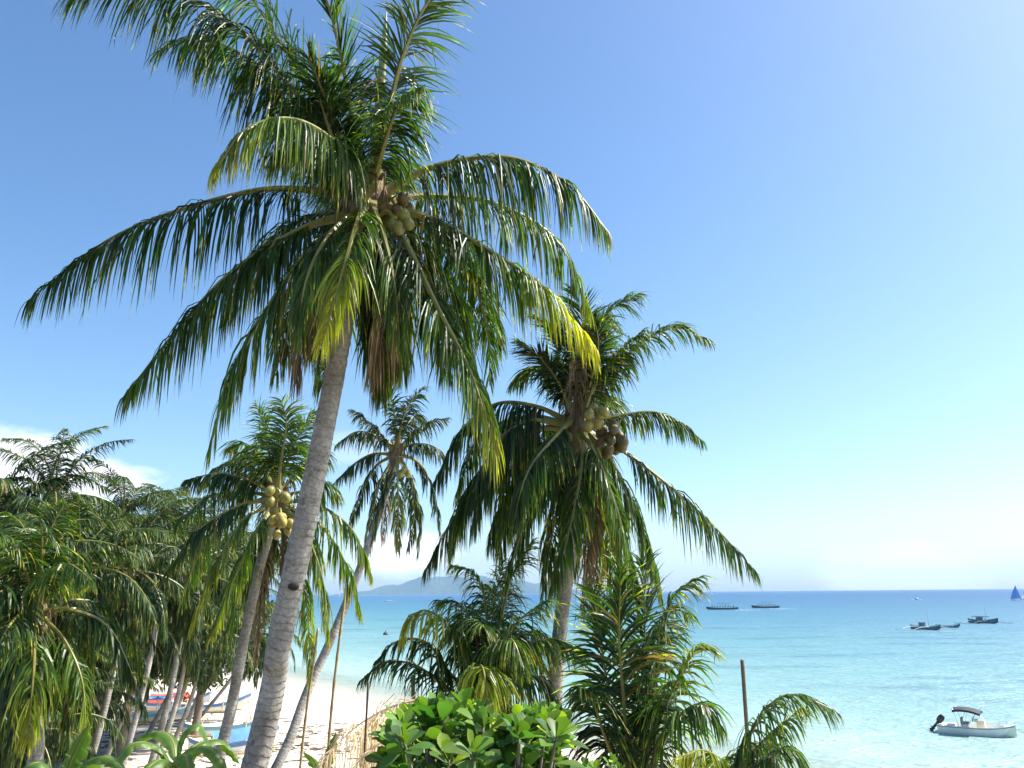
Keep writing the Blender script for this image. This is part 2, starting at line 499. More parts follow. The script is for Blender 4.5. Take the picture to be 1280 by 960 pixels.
def frond_into(mb, pts, leaf=0.75, n=80, hang=0.9, twist=0.0, yel=(0.05, 0.2), width=0.045, K=5, petiole=0.16, vee=True,
               rad=0.035, out_dir=None, missing=0.10, mat_leaf=0, mat_rachis=1, vup=0.25, wind=(0, 0, 0), seed=None, rough=1.0, fm=1.0):
    """One feather frond: a tapered rachis along pts and two rows of drooping leaflets."""
    g = np.random.default_rng(seed if seed is not None else int(rng.integers(1e9)))
    n, leaf, width = n * 1.75, leaf * 1.12, width * 0.70
    hn = min(hang / 1.5, 1.0)
    C, length = catmull(pts, 40)
    Tn = norm(np.gradient(C, axis=0))
    od = np.asarray(out_dir if out_dir is not None else C[-1] - C[0], float).copy()
    od[2] = 0
    if np.linalg.norm(od) < 1e-3:
        od = np.array([0, -1.0, 0])
    od = norm(od)
    S0 = np.cross(od, Z)
    S = norm(S0[None] - Tn * (Tn @ S0)[:, None])
    U = np.cross(S, Tn)
    # rachis
    tt = np.linspace(0, 1, 40)
    rr = rad * (np.interp(tt, [0, 0.06, 0.2, 1], [2.5, 1.45, 1.0, 0.12]))
    mb.tube(C, rr, 6, mat_rachis, cap=False)
    # leaflets
    nl = int(n)
    t = np.concatenate([np.linspace(petiole, 0.985, nl) + g.normal(0, 0.25 / nl, nl) for _ in range(2)]).clip(petiole * 0.9, 0.995)
    side = np.concatenate([np.ones(nl), -np.ones(nl)])
    keep = g.random(2 * nl) > missing
    for _ in range(int(g.integers(4, 10) * rough)):          # torn gaps
        c0 = g.uniform(petiole, 0.95)
        sd_ = g.choice([-1, 1])
        keep &= ~((np.abs(t - c0) < g.uniform(0.006, 0.022)) & (side == sd_))
    t, side = t[keep], side[keep]
    M = len(t)
    fi = t * 39

    def lerp(A):
        i0 = np.minimum(fi.astype(int), 38)
        w_ = (fi - i0)[:, None]
        return A[i0] * (1 - w_) + A[i0 + 1] * w_
    p, T_, S_, U_ = lerp(C), norm(lerp(Tn)), norm(lerp(S)), norm(lerp(U))
    tw = twist * t
    Sr = S_ * np.cos(tw)[:, None] + U_ * np.sin(tw)[:, None]
    Ur = U_ * np.cos(tw)[:, None] - S_ * np.sin(tw)[:, None]
    u = (t - petiole) / (1 - petiole)
    ll = leaf * np.interp(u, [0, 0.12, 0.4, 0.75, 1], [0.6, 0.92, 1.0, 0.72, 0.32]) * g.normal(1, 0.13, M).clip(0.4, 1.35) * np.where(g.random(M) < .07 * rough, g.uniform(.3, .8, M), 1)
    fwd = np.interp(u, [0, 0.5, 1], [0.25, 0.6, 1.6])
    d = Sr * (side * (1 - .4 * hn))[:, None] + T_ * (fwd * fm)[:, None] + Ur * vup * (1 - hn) - Z * (.5 * hn) + g.normal(0, 0.15 * rough, (M, 3))
    d = norm(d)
    # neighbouring leaflets lean together in tufts; the wind and age tear and tangle them
    ph = g.uniform(0, 6.28, 6)
    tuft = (np.sin(t * 21 + ph[0] + side * 2) + .7 * np.sin(t * 47 + ph[1] - side) + .5 * np.sin(t * 90 + ph[2] + side * 3)) * .16 * rough
    tuf2 = (np.sin(t * 17 + ph[3] - side * 2) + .7 * np.sin(t * 39 + ph[4] + side)) * .14 * rough
    d = norm(d + T_ * tuft[:, None] + Ur * tuf2[:, None])
    kink = np.where(g.random(M) < .16 * rough, g.integers(1, K + 1, M), 99)
    kdir = norm(g.normal(0, .35, (M, 3)) - Z)
    hg = hang * (0.65 + 0.7 * g.random(M)) * 2.2 / K
    W = norm(T_ - d * np.sum(T_ * d, 1)[:, None])
    wprof = np.interp(np.linspace(0, 1, K + 1), [0, 0.2, 0.6, 1], [0.45, 1.0, 0.8, 0.06])
    ww = width * np.interp(u, [0, 0.3, 1], [0.8, 1.0, 0.6]) * g.normal(1, 0.1, M)
    cross = 3 if vee else 2
    V = np.zeros((M, K + 1, cross, 3))
    pos = p.copy()
    rw = g.normal(0, 0.55, M)
    bend = np.linspace(1.7, .5, K + 1)
    wv = np.asarray(wind, float)
    for k in range(K + 1):
        Wk = norm(W - d * np.sum(W * d, 1)[:, None])
        Nk = np.cross(d, Wk)
        Wr = Wk * np.cos(rw)[:, None] + Nk * np.sin(rw)[:, None]
        Nr = np.cross(d, Wr)
        h_ = (ww * wprof[k] / 2)[:, None]
        V[:, k, 0] = pos + Wr * h_
        V[:, k, -1] = pos - Wr * h_
        if vee:
            V[:, k, 1] = pos + Nr * h_ * 0.45
        pos = pos + d * (ll / K)[:, None]
        d = np.where((kink == k)[:, None], kdir, d)
        d = norm(d + (np.array([0, 0, -1.0]) + wv)[None] * (hg * bend[k])[:, None])
    idx = np.arange(M * (K + 1) * cross).reshape(M, K + 1, cross)
    q = np.stack([idx[:, :-1, :-1], idx[:, :-1, 1:], idx[:, 1:, 1:], idx[:, 1:, :-1]], -1).reshape(-1, 4)
    ya = (yel[0] + (yel[1] - yel[0]) * u ** 1.6)[:, None, None] + np.linspace(-0.03, 0.08, K + 1)[None, :, None] + g.normal(0, 0.05, M)[:, None, None]
    ya = np.broadcast_to(ya, (M, K + 1, cross)).clip(0, .8).copy()
    ya[:, -1][g.random(M) < .30 * rough] = 1.0
    ya[:, -2][g.random(M) < .10 * rough] = .95
    ya[g.random(M) < .025 * rough] = 1.0
    mb.add(V, q, None, mat_leaf, ya)
    return C


def trunk_into(mb, pts, r0, r1, ringpitch=8.5, sides=18, flare=0.35):
    C, length = catmull(pts, max(60, int(np.linalg.norm(np.asarray(pts[-1]) - np.asarray(pts[0])) * 26)))
    t = np.linspace(0, 1, len(C))
    s = t * length
    saw = (s * ringpitch) % 1.0
    r = (r0 + (r1 - r0) * t ** 0.8) * (1 + flare * np.exp(-s / 0.35)) * (1 + 0.035 * (1 - saw))
    gr = np.random.default_rng(int(1e6 * r0) + len(C))
    r = r * (1 + 0.02 * np.sin(s * 2.3)) * (1 + gr.normal(0, .012, len(C)))
    mb.tube(C, r, sides, 0, attr=s, cap=True)
    return C


def coconut_bunch(parent, heart, ax, nuts, r=0.11, mat='coconut_green', spread=0.3, seed=0):
    g = np.random.default_rng(seed)
    heart = np.asarray(heart, float)
    ax = norm(ax)
    mb = MB()
    end = heart + ax * spread * 1.5 + np.array([0, 0, -0.18])
    C, _ = catmull([heart, heart + ax * spread * 0.9 + np.array([0, 0, 0.05]), end], 10)
    mb.tube(C, np.linspace(0.03, 0.014, 10), 6)
    st = mb.build('coconut_stalk', 'rachis', parent, True)
    placed = []
    for k in range(nuts):
        for _ in range(60):
            off = norm(g.normal(0, 1, 3)) * spread * g.uniform(0.35, 1.0) * np.array([0.8, 0.8, 0.9])
            c = end + off * 0.95 * (1 + _ * .012) + ax * 0.1
            if np.linalg.norm(c - heart) > spread * 0.7 and all(np.linalg.norm(c - e_) > r * 1.75 for e_ in placed):
                break
        placed.append(c)
        m2 = MB()
        rr = r * g.uniform(0.85, 1.12)
        dz = norm(off + np.array([0, 0, -0.4]))
        m2.ellipsoid(c, (rr, rr, rr * 1.22), 14, 9, dirz=dz)
        m2.ellipsoid(c - dz * rr * 1.16, (rr * 0.35, rr * 0.35, rr * 0.16), 8, 4, dirz=dz)
        m2.build('coconut', mat, st, True)
    return st


def heart_sheath(parent, heart, axis, r, h, seed=0):
    """Fibrous brown leaf sheaths wrapped round the growing point."""
    g = np.random.default_rng(seed)
    heart = np.asarray(heart, float)
    axis = norm(axis)
    mb = MB()
    n = 26
    t = np.linspace(0, 1, n)
    path = heart[None] + axis[None] * ((t - 0.55) * h)[:, None]
    rad = r * np.interp(t, [0, 0.25, 0.6, 1], [1.0, 1.35, 1.1, 0.35]) * (1 + g.normal(0, 0.05, n))
    mb.tube(path, rad, 16)
    a0 = norm(np.cross(axis, [0.3, 0.7, 0.2]))
    b0 = np.cross(axis, a0)
    for k in range(26):                                     # loose strands
        th = g.uniform(0, 6.28)
        rd = a0 * math.cos(th) + b0 * math.sin(th)
        q0 = heart + axis * g.uniform(-0.4, 0.35) * h + rd * r * 1.1
        q1 = q0 + rd * g.uniform(0.04, 0.16) + axis * g.uniform(-0.1, 0.2)
        q2 = q1 + rd * g.uniform(0.0, 0.08) + np.array([0, 0, -g.uniform(0.1, 0.4)])
        C, _ = catmull([q0, q1, q2], 7)
        mb.tube(C, np.linspace(0.022, 0.006, 7), 4)
    return mb.build('leaf_sheath', 'sheath_fibre', parent, True)


def extra_fronds(root, heart, nf, length, seed, mat, el=(75, -55), behind=False, **kw):
    """Further fronds filling the crown, from the upright young to the hanging old."""
    g = np.random.default_rng(seed)
    for k in range(nf):
        q = (k + .5) / nf
        az = (1 if k % 2 or behind else -1) * math.pi / 2 + g.uniform(-.75, .75)
        e = R(el[0] + (el[1] - el[0]) * q + g.normal(0, 7))
        ln = length * (0.75 + 0.3 * math.sin(math.pi * min(1, q + .25))) * g.uniform(.85, 1.1)
        o = np.array([math.cos(az), math.sin(az), 0])
        p = np.asarray(heart, float).copy()
        pts = [p.copy()]
        for _ in range(4):
            p = p + (o * math.cos(e) + Z * math.sin(e)) * ln / 4
            e -= R(g.uniform(14, 27)) * (1.0 if e > R(-60) else 0.2)
            pts.append(p.copy())
        mb = MB()
        frond_into(mb, pts, hang=float(np.interp(q, [0, 1], [.5, 1.6])), yel=(g.uniform(0, .1), g.uniform(.05, .4)), out_dir=o, twist=g.normal(0, .3), **kw)
        mb.build('frond', [mat, 'rachis'], root)


def pix_path(lst, d0):
    """Photo pixels with a depth offset each -> world points."""
    return [at(px, py, d0 + dd) for px, py, dd in lst]


def base_of(px, py, d, lean=(0, 0)):
    """Ground point under a trunk whose visible lower end is at (px, py, d), displaced by lean."""
    q = at(px, py, d)
    x, y = q[0] + lean[0], q[1] + lean[1]
    return np.array([x, y, float(ground_z(x, y))])


def pix_palm(label, trunk_px, d0, lean, r0, r1, heart, fronds, group='coconut palms on the beach', leaf=0.75, n=85, width=0.042,
             rad=0.034, dead=(), sheath=(0.2, 0.7), vee=True, K=5, spear=None, extra=None, lmat='palm_leaf', name='coconut_palm', cat='palm tree', flare=0.35, sides=18):
    """A palm modelled at its real place: trunk through the given points, each frond with its own course."""
    b = base_of(*trunk_px[0], d0[0], lean)
    root = thing(name, label, cat, b, group)
    tp = [b - np.array([0, 0, 0.15])] + [at(px, py, d) for (px, py), d in zip(trunk_px, d0)]
    mb = MB()
    trunk_into(mb, tp, r0, r1, flare=flare, sides=sides)
    mb.build('trunk', 'palm_bark', root, True)
    hd = heart[2]
    hw = at(*heart)
    for f in fronds:
        kw = dict(leaf=leaf, n=n, width=width, rad=rad, vee=vee, K=K)
        kw.update(f[1] if len(f) > 1 else {})
        mb = MB()
        frond_into(mb, pix_path(f[0], hd), **kw)
        mb.build('frond', [lmat, 'rachis'], root)
    if extra:
        extra_fronds(root, hw, extra[0], extra[1], extra[2], lmat, el=extra[3] if len(extra) > 3 else (75, -55), behind=len(extra) > 4, leaf=leaf, n=n, width=width, rad=rad, vee=vee, K=K)
    for f in dead:
        kw = dict(leaf=leaf * 0.9, n=int(n * 0.8), width=width * 0.8, rad=rad, vee=vee, K=K, hang=1.6, missing=0.3, yel=(0.1, 0.4))
        kw.update(f[1] if len(f) > 1 else {})
        mb = MB()
        frond_into(mb, pix_path(f[0], hd), **kw)
        mats = ['dead_leaf', 'dead_rachis']
        if f[2:] and f[2] == 'straw':
            mats = ['straw_leaf', 'dead_rachis']
        o = mb.build('dead_frond', mats, root)
        o['label'] = 'dry brown dead frond'
    if sheath:
        heart_sheath(root, hw, tp[-1] - tp[-2], sheath[0], sheath[1])
    if spear:
        C, _ = catmull(pix_path(spear, hd), 14)
        mb = MB()
        mb.tube(C, np.interp(np.linspace(0, 1, 14), [0, 0.3, 0.8, 1], [0.05, 0.055, 0.04, 0.006]), 8)
        mb.build('spear_leaf', 'spear_leaf', root, True)
    return root, hw


exec_parts = []

# ---- the big palm in front
P1 = [
    # left side, hanging curtains
    ([(448, 258, 0), (390, 238, .1), (300, 242, .2), (150, 292, .1), (32, 378, -.1)], dict(leaf=.95, hang=1.5, n=105, yel=(.0, .05), twist=.1)),
    ([(445, 268, 0), (380, 285, -.2), (290, 340, -.3), (215, 420, -.4), (154, 498, -.5)], dict(leaf=.8, hang=1.5, n=105, yel=(.03, .3))),
    ([(446, 275, 0), (390, 310, -.5), (325, 400, -.8), (285, 480, -.9), (261, 566, -.9)], dict(leaf=.7, hang=1.2, n=95, yel=(.05, .35))),
    ([(446, 280, .1), (400, 320, .5), (362, 390, .8), (345, 470, .9)], dict(leaf=.7, hang=1.2, n=80, yel=(.05, .2))),
    ([(448, 272, .1), (395, 268, .8), (330, 310, 1.3), (280, 400, 1.6)], dict(leaf=.75, hang=1.3, n=80, yel=(.0, .1))),
    # up left
    ([(456, 240, 0), (405, 165, 0), (345, 85, -.2), (270, 15, -.3), (170, -25, -.4), (85, -8, -.5)], dict(leaf=1.0, hang=.95, n=140, yel=(.0, .1), twist=.3)),
    ([(458, 238, .1), (410, 150, .4), (355, 60, .6), (300, -20, .7), (220, -90, .8)], dict(leaf=.9, hang=.5, n=125, yel=(.05, .2), twist=-.4)),
    ([(455, 238, .1), (400, 170, .4), (340, 95, .6), (260, 50, .7), (195, 65, .8)], dict(leaf=.85, hang=1.1, n=110, yel=(.0, .1))),
    # toward the camera, left
    ([(462, 240, -.1), (425, 185, -.7), (370, 150, -1.3), (310, 160, -1.7), (268, 215, -1.9)], dict(leaf=.72, hang=1.4, n=90, yel=(.15, .55))),
    ([(460, 246, -.1), (430, 200, -.6), (385, 175, -1.1), (330, 195, -1.5)], dict(leaf=.7, hang=1.5, n=70, yel=(.1, .4))),
    # upright
    ([(456, 225, 0), (438, 130, 0), (424, 60, 0), (404, -10, -.1), (365, -60, -.2)], dict(leaf=.62, hang=.2, fm=1.5, n=100, yel=(.0, .25), twist=.5)),
    ([(468, 225, 0), (486, 140, -.1), (505, 65, -.2), (540, -5, -.3), (590, -45, -.4)], dict(leaf=.72, hang=.4, fm=1.3, n=105, yel=(.05, .45), twist=-.35)),
    ([(452, 232, 0), (420, 160, -.3), (400, 105, -.5), (385, 70, -.6)], dict(leaf=.6, hang=.3, fm=1.4, n=70, yel=(.0, .1))),
    ([(466, 232, -.1), (482, 175, -.4), (500, 130, -.6), (528, 110, -.8)], dict(leaf=.6, hang=.9, n=80, yel=(.05, .3))),
    ([(452, 240, -.1), (428, 200, -.3), (408, 150, -.4), (396, 105, -.4)], dict(leaf=.65, hang=.6, n=80, yel=(.0, .1))),
    # right
    ([(474, 246, 0), (525, 215, 0), (590, 198, 0), (650, 200, 0), (712, 232, -.1), (762, 292, -.2)], dict(leaf=.85, hang=1.5, n=110, yel=(.0, .35), twist=-.1)),
    ([(478, 252, .1), (540, 245, .6), (620, 255, 1.0), (695, 300, 1.2), (738, 388, 1.3)], dict(leaf=.8, hang=1.4, n=100, yel=(.05, .45))),
    ([(480, 262, -.1), (535, 272, -.3), (610, 312, -.6), (690, 368, -.9), (748, 440, -1.1)], dict(leaf=.72, hang=1.25, n=110, yel=(.0, .95), twist=.2)),
    ([(480, 272, 0), (505, 300, -.5), (545, 380, -1.0), (590, 470, -1.3), (622, 575, -1.4)], dict(leaf=.8, hang=1.0, n=105, yel=(.0, .6), twist=-.2)),
    ([(482, 268, .1), (540, 290, .8), (590, 350, 1.3), (610, 420, 1.5), (612, 482, 1.5)], dict(leaf=.62, hang=.7, n=80, yel=(.0, .3))),
    ([(480, 274, .1), (510, 310, .5), (545, 380, .8), (560, 470, .8)], dict(leaf=.7, hang=1.2, n=80, yel=(.0, .2))),
    # toward the camera, downwards
    ([(458, 256, -.2), (448, 275, -.7), (430, 335, -1.2), (402, 432, -1.4)], dict(leaf=.6, hang=.9, n=85, yel=(.2, .8))),
    ([(464, 258, -.2), (478, 290, -.7), (492, 350, -1.0), (500, 430, -1.1)], dict(leaf=.6, hang=1.3, n=75, yel=(.05, .35))),
    ([(450, 262, -.1), (415, 290, -.7), (385, 345, -1.1), (372, 420, -1.2)], dict(leaf=.6, hang=1.3, n=75, yel=(.05, .3))),
]
P1_dead = [
    ([(470, 280, 0), (490, 330, -.1), (482, 400, -.1), (462, 470, -.1)],),
    ([(448, 285, 0), (410, 320, -.1), (380, 390, -.1), (370, 480, -.1)],),
    ([(462, 285, .2), (478, 340, .3), (480, 400, .3), (490, 460, .3)],),
]
root1, h1 = pix_palm('tallest coconut palm with a thick pale grey trunk and yellow tipped fronds', [(318, 960), (350, 800), (384, 640), (418, 470), (440, 340), (460, 262)],
                     [8.4, 8.5, 8.6, 8.8, 8.9, 9.0], (-1.2, -0.3), 0.188, 0.10, (462, 255, 9.0), P1, dead=P1_dead, sheath=(0.17, 0.9), n=105, width=.036,
                     spear=[(464, 235, 0), (474, 130, 0), (483, 15, 0)], group=None, rad=0.036, sides=28, extra=(11, 2.9, 1, (65, -75), 'behind'))
mb = MB()
kp = at(367, 733, 8.36)
mb.ellipsoid(kp, (.062, .035, .045), 12, 8)
mb.build('branch_scar', 'dark_knot', root1, True)
coconut_bunch(root1, at(470, 272, 8.8), at(520, 255, 8.6) - at(470, 262, 8.9), 5, r=0.068, mat='coconut_green', spread=0.2, seed=3)
coconut_bunch(root1, at(470, 262, 8.9), at(545, 215, 8.9) - at(470, 262, 8.9), 4, r=0.066, mat='coconut_brown', spread=0.19, seed=4)

# ---- the second palm, right of centre
P2 = [
    ([(716, 520, 0), (700, 480, 0), (676, 448, -.1), (650, 428, -.2)], dict(leaf=.6, hang=.3, fm=1.4, yel=(0, .05))),
    ([(716, 518, 0), (702, 460, .1), (690, 415, .2), (668, 395, .2)], dict(leaf=.6, hang=.25, fm=1.5, yel=(0, .05))),
    ([(720, 515, 0), (722, 450, -.1), (728, 400, -.1), (715, 360, -.2)], dict(leaf=.62, hang=.2, fm=1.5, yel=(0, .1))),
    ([(724, 515, .2), (740, 440, .3), (762, 390, .3), (798, 368, .3)], dict(leaf=.75, hang=.6, yel=(.05, .2))),
    ([(726, 518, 0), (765, 470, 0), (800, 430, 0), (846, 410, -.1), (890, 428, -.2)], dict(leaf=.55, hang=.6, yel=(.05, .2), missing=.3, twist=.5)),
    ([(726, 518, -.2), (750, 470, -.3), (780, 435, -.5), (806, 412, -.6)], dict(leaf=.5, hang=.7, yel=(.05, .2))),
    ([(712, 515, .2), (690, 470, .5), (668, 460, .8), (640, 480, 1.0)], dict(leaf=.6, hang=.7, yel=(0, .05))),
    ([(730, 530, 0), (765, 522, 0), (815, 515, 0), (850, 528, 0), (880, 552, 0)], dict(leaf=.55, hang=1.1, yel=(.05, .25))),
    ([(732, 540, 0), (770, 558, 0), (825, 598, 0), (885, 650, -.1), (948, 718, -.1)], dict(leaf=.8, hang=1.2, yel=(0, .15), petiole=.2)),
    ([(712, 528, 0), (670, 508, -.1), (620, 505, -.2), (575, 540, -.3), (540, 610, -.4)], dict(leaf=.8, hang=1.4, yel=(0, .1))),
    ([(710, 535, 0), (665, 540, -.2), (610, 590, -.3), (565, 650, -.4), (530, 716, -.4)], dict(leaf=.8, hang=1.4, yel=(0, .1))),
    ([(710, 540, .2), (675, 560, .6), (640, 620, .9), (622, 700, 1.0)], dict(leaf=.8, hang=1.3, yel=(0, .1))),
    ([(712, 545, -.2), (690, 580, -.7), (655, 660, -1.1), (625, 755, -1.2)], dict(leaf=.75, hang=1.0, yel=(.05, .3))),
    ([(722, 545, -.2), (728, 575, -.9), (715, 650, -1.3), (690, 742, -1.4)], dict(leaf=.7, hang=1.0, yel=(.05, .3))),
    ([(728, 540, -.2), (745, 570, -.9), (775, 650, -1.2), (800, 770, -1.3)], dict(leaf=.75, hang=1.0, yel=(.15, .4))),
    ([(732, 540, -.1), (760, 570, -.5), (800, 650, -.7), (828, 750, -.8)], dict(leaf=.75, hang=1.2, yel=(.1, .35))),
    ([(728, 545, .1), (745, 590, .5), (765, 680, .7), (772, 780, .7)], dict(leaf=.8, hang=1.3, yel=(.05, .25))),
    ([(718, 545, .1), (705, 590, .6), (690, 670, .8), (680, 740, .8)], dict(leaf=.8, hang=1.3, yel=(0, .1))),
    ([(715, 525, -.2), (695, 545, -.9), (660, 590, -1.5), (640, 660, -1.7)], dict(leaf=.7, hang=1.2, yel=(.05, .2))),
    ([(708, 530, .1), (660, 520, .7), (600, 545, 1.1), (570, 620, 1.2)], dict(leaf=.8, hang=1.4, yel=(0, .1))),
    ([(708, 530, -.1), (655, 528, -.4), (610, 570, -.6), (590, 660, -.7)], dict(leaf=.9, hang=1.6, yel=(0, .15))),
    ([(710, 532, .1), (672, 540, .3), (638, 590, .5), (612, 680, .5)], dict(leaf=.9, hang=1.6, yel=(0, .1))),
    ([(708, 532, .0), (645, 545, .1), (585, 610, .1), (562, 690, .1)], dict(leaf=.85, hang=1.6, yel=(0, .1))),
    ([(724, 515, -.1), (740, 470, -.4), (748, 430, -.6), (742, 395, -.8)], dict(leaf=.5, hang=.3, fm=1.4, yel=(.0, .1))),
]
P2_dead = [([(722, 550, .1), (735, 640, .2), (742, 720, .2), (752, 810, .2)], dict(leaf=.7)),
           ([(726, 550, -.1), (742, 620, -.2), (735, 700, -.2), (728, 770, -.2)], dict(leaf=.5)),
           ([(722, 530, -.3), (720, 480, -.45), (722, 450, -.5), (726, 420, -.5)], dict(leaf=.35, hang=1.8))]
root2, h2 = pix_palm('coconut palm right of the tallest one with ripe brown coconuts and drooping fronds', [(690, 960), (694, 860), (703, 760), (714, 680), (720, 600), (722, 535)],
                     [12.8, 13.0, 13.2, 13.3, 13.4, 13.5], (-0.4, -0.4), 0.185, 0.10, (722, 528, 13.5), P2, dead=P2_dead, sheath=(0.15, .9), group=None, n=90, rad=0.036, leaf=.78, width=.045, extra=(7, 3.1, 2, (50, -75), 'behind'))
coconut_bunch(root2, at(735, 530, 13.2), at(775, 530, 12.9) - at(732, 522, 13.4), 13, r=0.088, mat='coconut_brown', spread=0.29, seed=5)
coconut_bunch(root2, at(728, 520, 13.2), at(745, 500, 12.8) - at(722, 520, 13.4), 6, r=0.085, mat='coconut_green', spread=0.26, seed=6)

# ---- slim leaning palm in the middle distance
P3 = [
    ([(492, 560, 0), (478, 545, 0), (458, 525, 0), (440, 512, 0)], dict(hang=.6)),
    ([(490, 562, 0), (470, 545, -.3), (445, 540, -.5), (420, 556, -.6)], dict(yel=(.1, .5), hang=1.2)),
    ([(496, 558, 0), (494, 530, 0), (490, 500, .1), (484, 478, .2)], dict(hang=.4)),
    ([(497, 558, 0), (502, 530, -.2), (512, 505, -.3), (530, 485, -.4)], dict(hang=.5, yel=(.1, .2))),
    ([(500, 560, .1), (516, 542, .2), (536, 528, .2), (560, 522, .2)], dict(hang=.8)),
    ([(500, 562, 0), (520, 555, -.4), (545, 560, -.7), (562, 585, -.8)], dict(hang=1.2)),
    ([(490, 568, 0), (465, 568, 0), (440, 582, 0), (416, 606, 0)], dict(hang=1.3)),
    ([(490, 570, .2), (468, 585, .5), (448, 625, .7), (434, 665, .8)], dict(hang=1.4)),
    ([(494, 572, 0), (482, 600, -.5), (472, 640, -.7), (462, 690, -.8)], dict(hang=1.4)),
    ([(497, 572, -.2), (497, 600, -.9), (498, 640, -1.1), (497, 690, -1.1)], dict(hang=1.2, yel=(.3, .5))),
    ([(500, 572, -.1), (515, 600, -.5), (525, 645, -.7), (522, 695, -.7)], dict(hang=1.4)),
    ([(501, 568, 0), (525, 580, 0), (542, 615, 0), (550, 665, 0)], dict(hang=1.4, yel=(0, .3))),
    ([(500, 570, .3), (512, 600, .8), (518, 640, 1.0), (510, 690, 1.0)], dict(hang=1.4)),
    ([(494, 570, .3), (476, 600, .8), (466, 640, 1.0), (456, 680, 1.0)], dict(hang=1.4)),
    ([(497, 560, .3), (510, 530, 1.0), (520, 520, 1.5), (535, 530, 1.8)], dict(hang=.8)),
]
root3, h3 = pix_palm('slim leaning palm behind the thick trunk with a star shaped crown', [(345, 960), (384, 865), (420, 785), (452, 705), (478, 630), (496, 570)],
                     [20.5, 21.5, 22.3, 23, 23.6, 24], (-2.0, -0.8), 0.145, 0.10, (496, 565, 24.0), P3, n=50, leaf=.62, width=.065, K=4, rad=.04, vee=False,
                     dead=[([(492, 575, -.2), (484, 620, -.3), (478, 680, -.3)], dict(leaf=.6))], sheath=(.13, .7), extra=None, lmat='palm_leaf_far_shaded', group='smaller palms beyond the front ones')
coconut_bunch(root3, at(500, 572, 23.8), at(510, 590, 23.2) - at(497, 568, 24), 4, r=0.095, mat='coconut_green', spread=0.25, seed=8)

# ---- palm left of the thick trunk, with yellow coconuts
P4 = [
    ([(345, 612, 0), (338, 575, 0), (332, 540, 0), (320, 505, .1)], dict(hang=.4)),
    ([(348, 610, 0), (362, 570, 0), (376, 540, 0), (394, 514, 0)], dict(hang=.4)),
    ([(347, 610, -.2), (352, 570, -.4), (358, 530, -.5), (352, 500, -.6)], dict(hang=.4, yel=(.1, .4))),
    ([(342, 612, .1), (325, 575, .3), (308, 555, .5), (285, 560, .6)], dict(hang=.8, yel=(.15, .4))),
    ([(338, 616, 0), (310, 600, 0), (272, 592, 0), (232, 600, 0)], dict(hang=1.2, yel=(0, .05))),
    ([(338, 620, .2), (305, 615, .5), (260, 622, .8), (215, 660, 1.0)], dict(hang=1.2)),
    ([(336, 625, -.1), (300, 632, -.4), (250, 662, -.7), (205, 720, -.8)], dict(hang=1.3, yel=(0, .2))),
    ([(336, 632, -.2), (305, 650, -.8), (268, 710, -1.2), (238, 785, -1.3)], dict(hang=1.0, yel=(.25, .6))),
    ([(340, 636, -.3), (320, 665, -1.0), (290, 730, -1.4), (262, 800, -1.5)], dict(hang=1.0, yel=(.2, .5))),
    ([(342, 640, .2), (322, 680, .4), (300, 740, .6), (280, 810, .6)], dict(hang=1.4, yel=(0, .2))),
    ([(355, 620, 0), (385, 612, 0), (408, 605, .2), (425, 620, .2)], dict(hang=1.0)),
    ([(356, 626, 0), (395, 630, 0), (440, 662, 0), (466, 722, 0)], dict(hang=1.2, yel=(.2, .45))),
    ([(356, 630, .2), (395, 650, .5), (430, 700, .7), (452, 770, .8)], dict(hang=1.3, yel=(.15, .4))),
    ([(354, 636, -.1), (378, 660, -.5), (402, 720, -.7), (412, 800, -.8)], dict(hang=1.3, yel=(.2, .5))),
    ([(350, 640, .3), (368, 680, .6), (384, 760, .8), (388, 850, .8)], dict(hang=1.4, yel=(.3, .5))),
    ([(352, 614, .3), (380, 580, .8), (400, 565, 1.2), (412, 580, 1.4)], dict(hang=.8)),
    ([(335, 622, .4), (290, 640, 1.2), (250, 690, 1.6), (225, 760, 1.8)], dict(hang=1.4)),
    ([(338, 614, .3), (310, 580, .9), (280, 580, 1.3), (250, 610, 1.6)], dict(hang=1.1)),
]
root4, h4 = pix_palm('palm with yellow coconuts left of the thick grey trunk', [(272, 960), (290, 880), (305, 800), (322, 720), (338, 660), (346, 625)],
                     [16.2, 16.5, 16.7, 16.9, 17, 17], (-0.6, -0.2), 0.14, 0.095, (346, 625, 17.0), P4, n=62, leaf=.72, width=.055, K=4, rad=.036, vee=False,
                     dead=[([(342, 645, 0), (332, 700, 0), (325, 770, 0), (320, 830, 0)], dict(leaf=.5)), ([(350, 645, 0), (358, 690, .1), (360, 750, .1)], dict(leaf=.5))],
                     sheath=(.13, .7), extra=(7, 3.0, 4, (60, -75), 'behind'), group='smaller palms beyond the front ones')
coconut_bunch(root4, at(349, 636, 16.6), at(354, 652, 15.8) - at(346, 628, 17), 9, r=0.082, mat='coconut_yellow', spread=0.28, seed=9)
coconut_bunch(root4, at(345, 620, 16.8), at(345, 612, 16.0) - at(346, 625, 17), 5, r=0.10, mat='coconut_green', spread=0.3, seed=10)

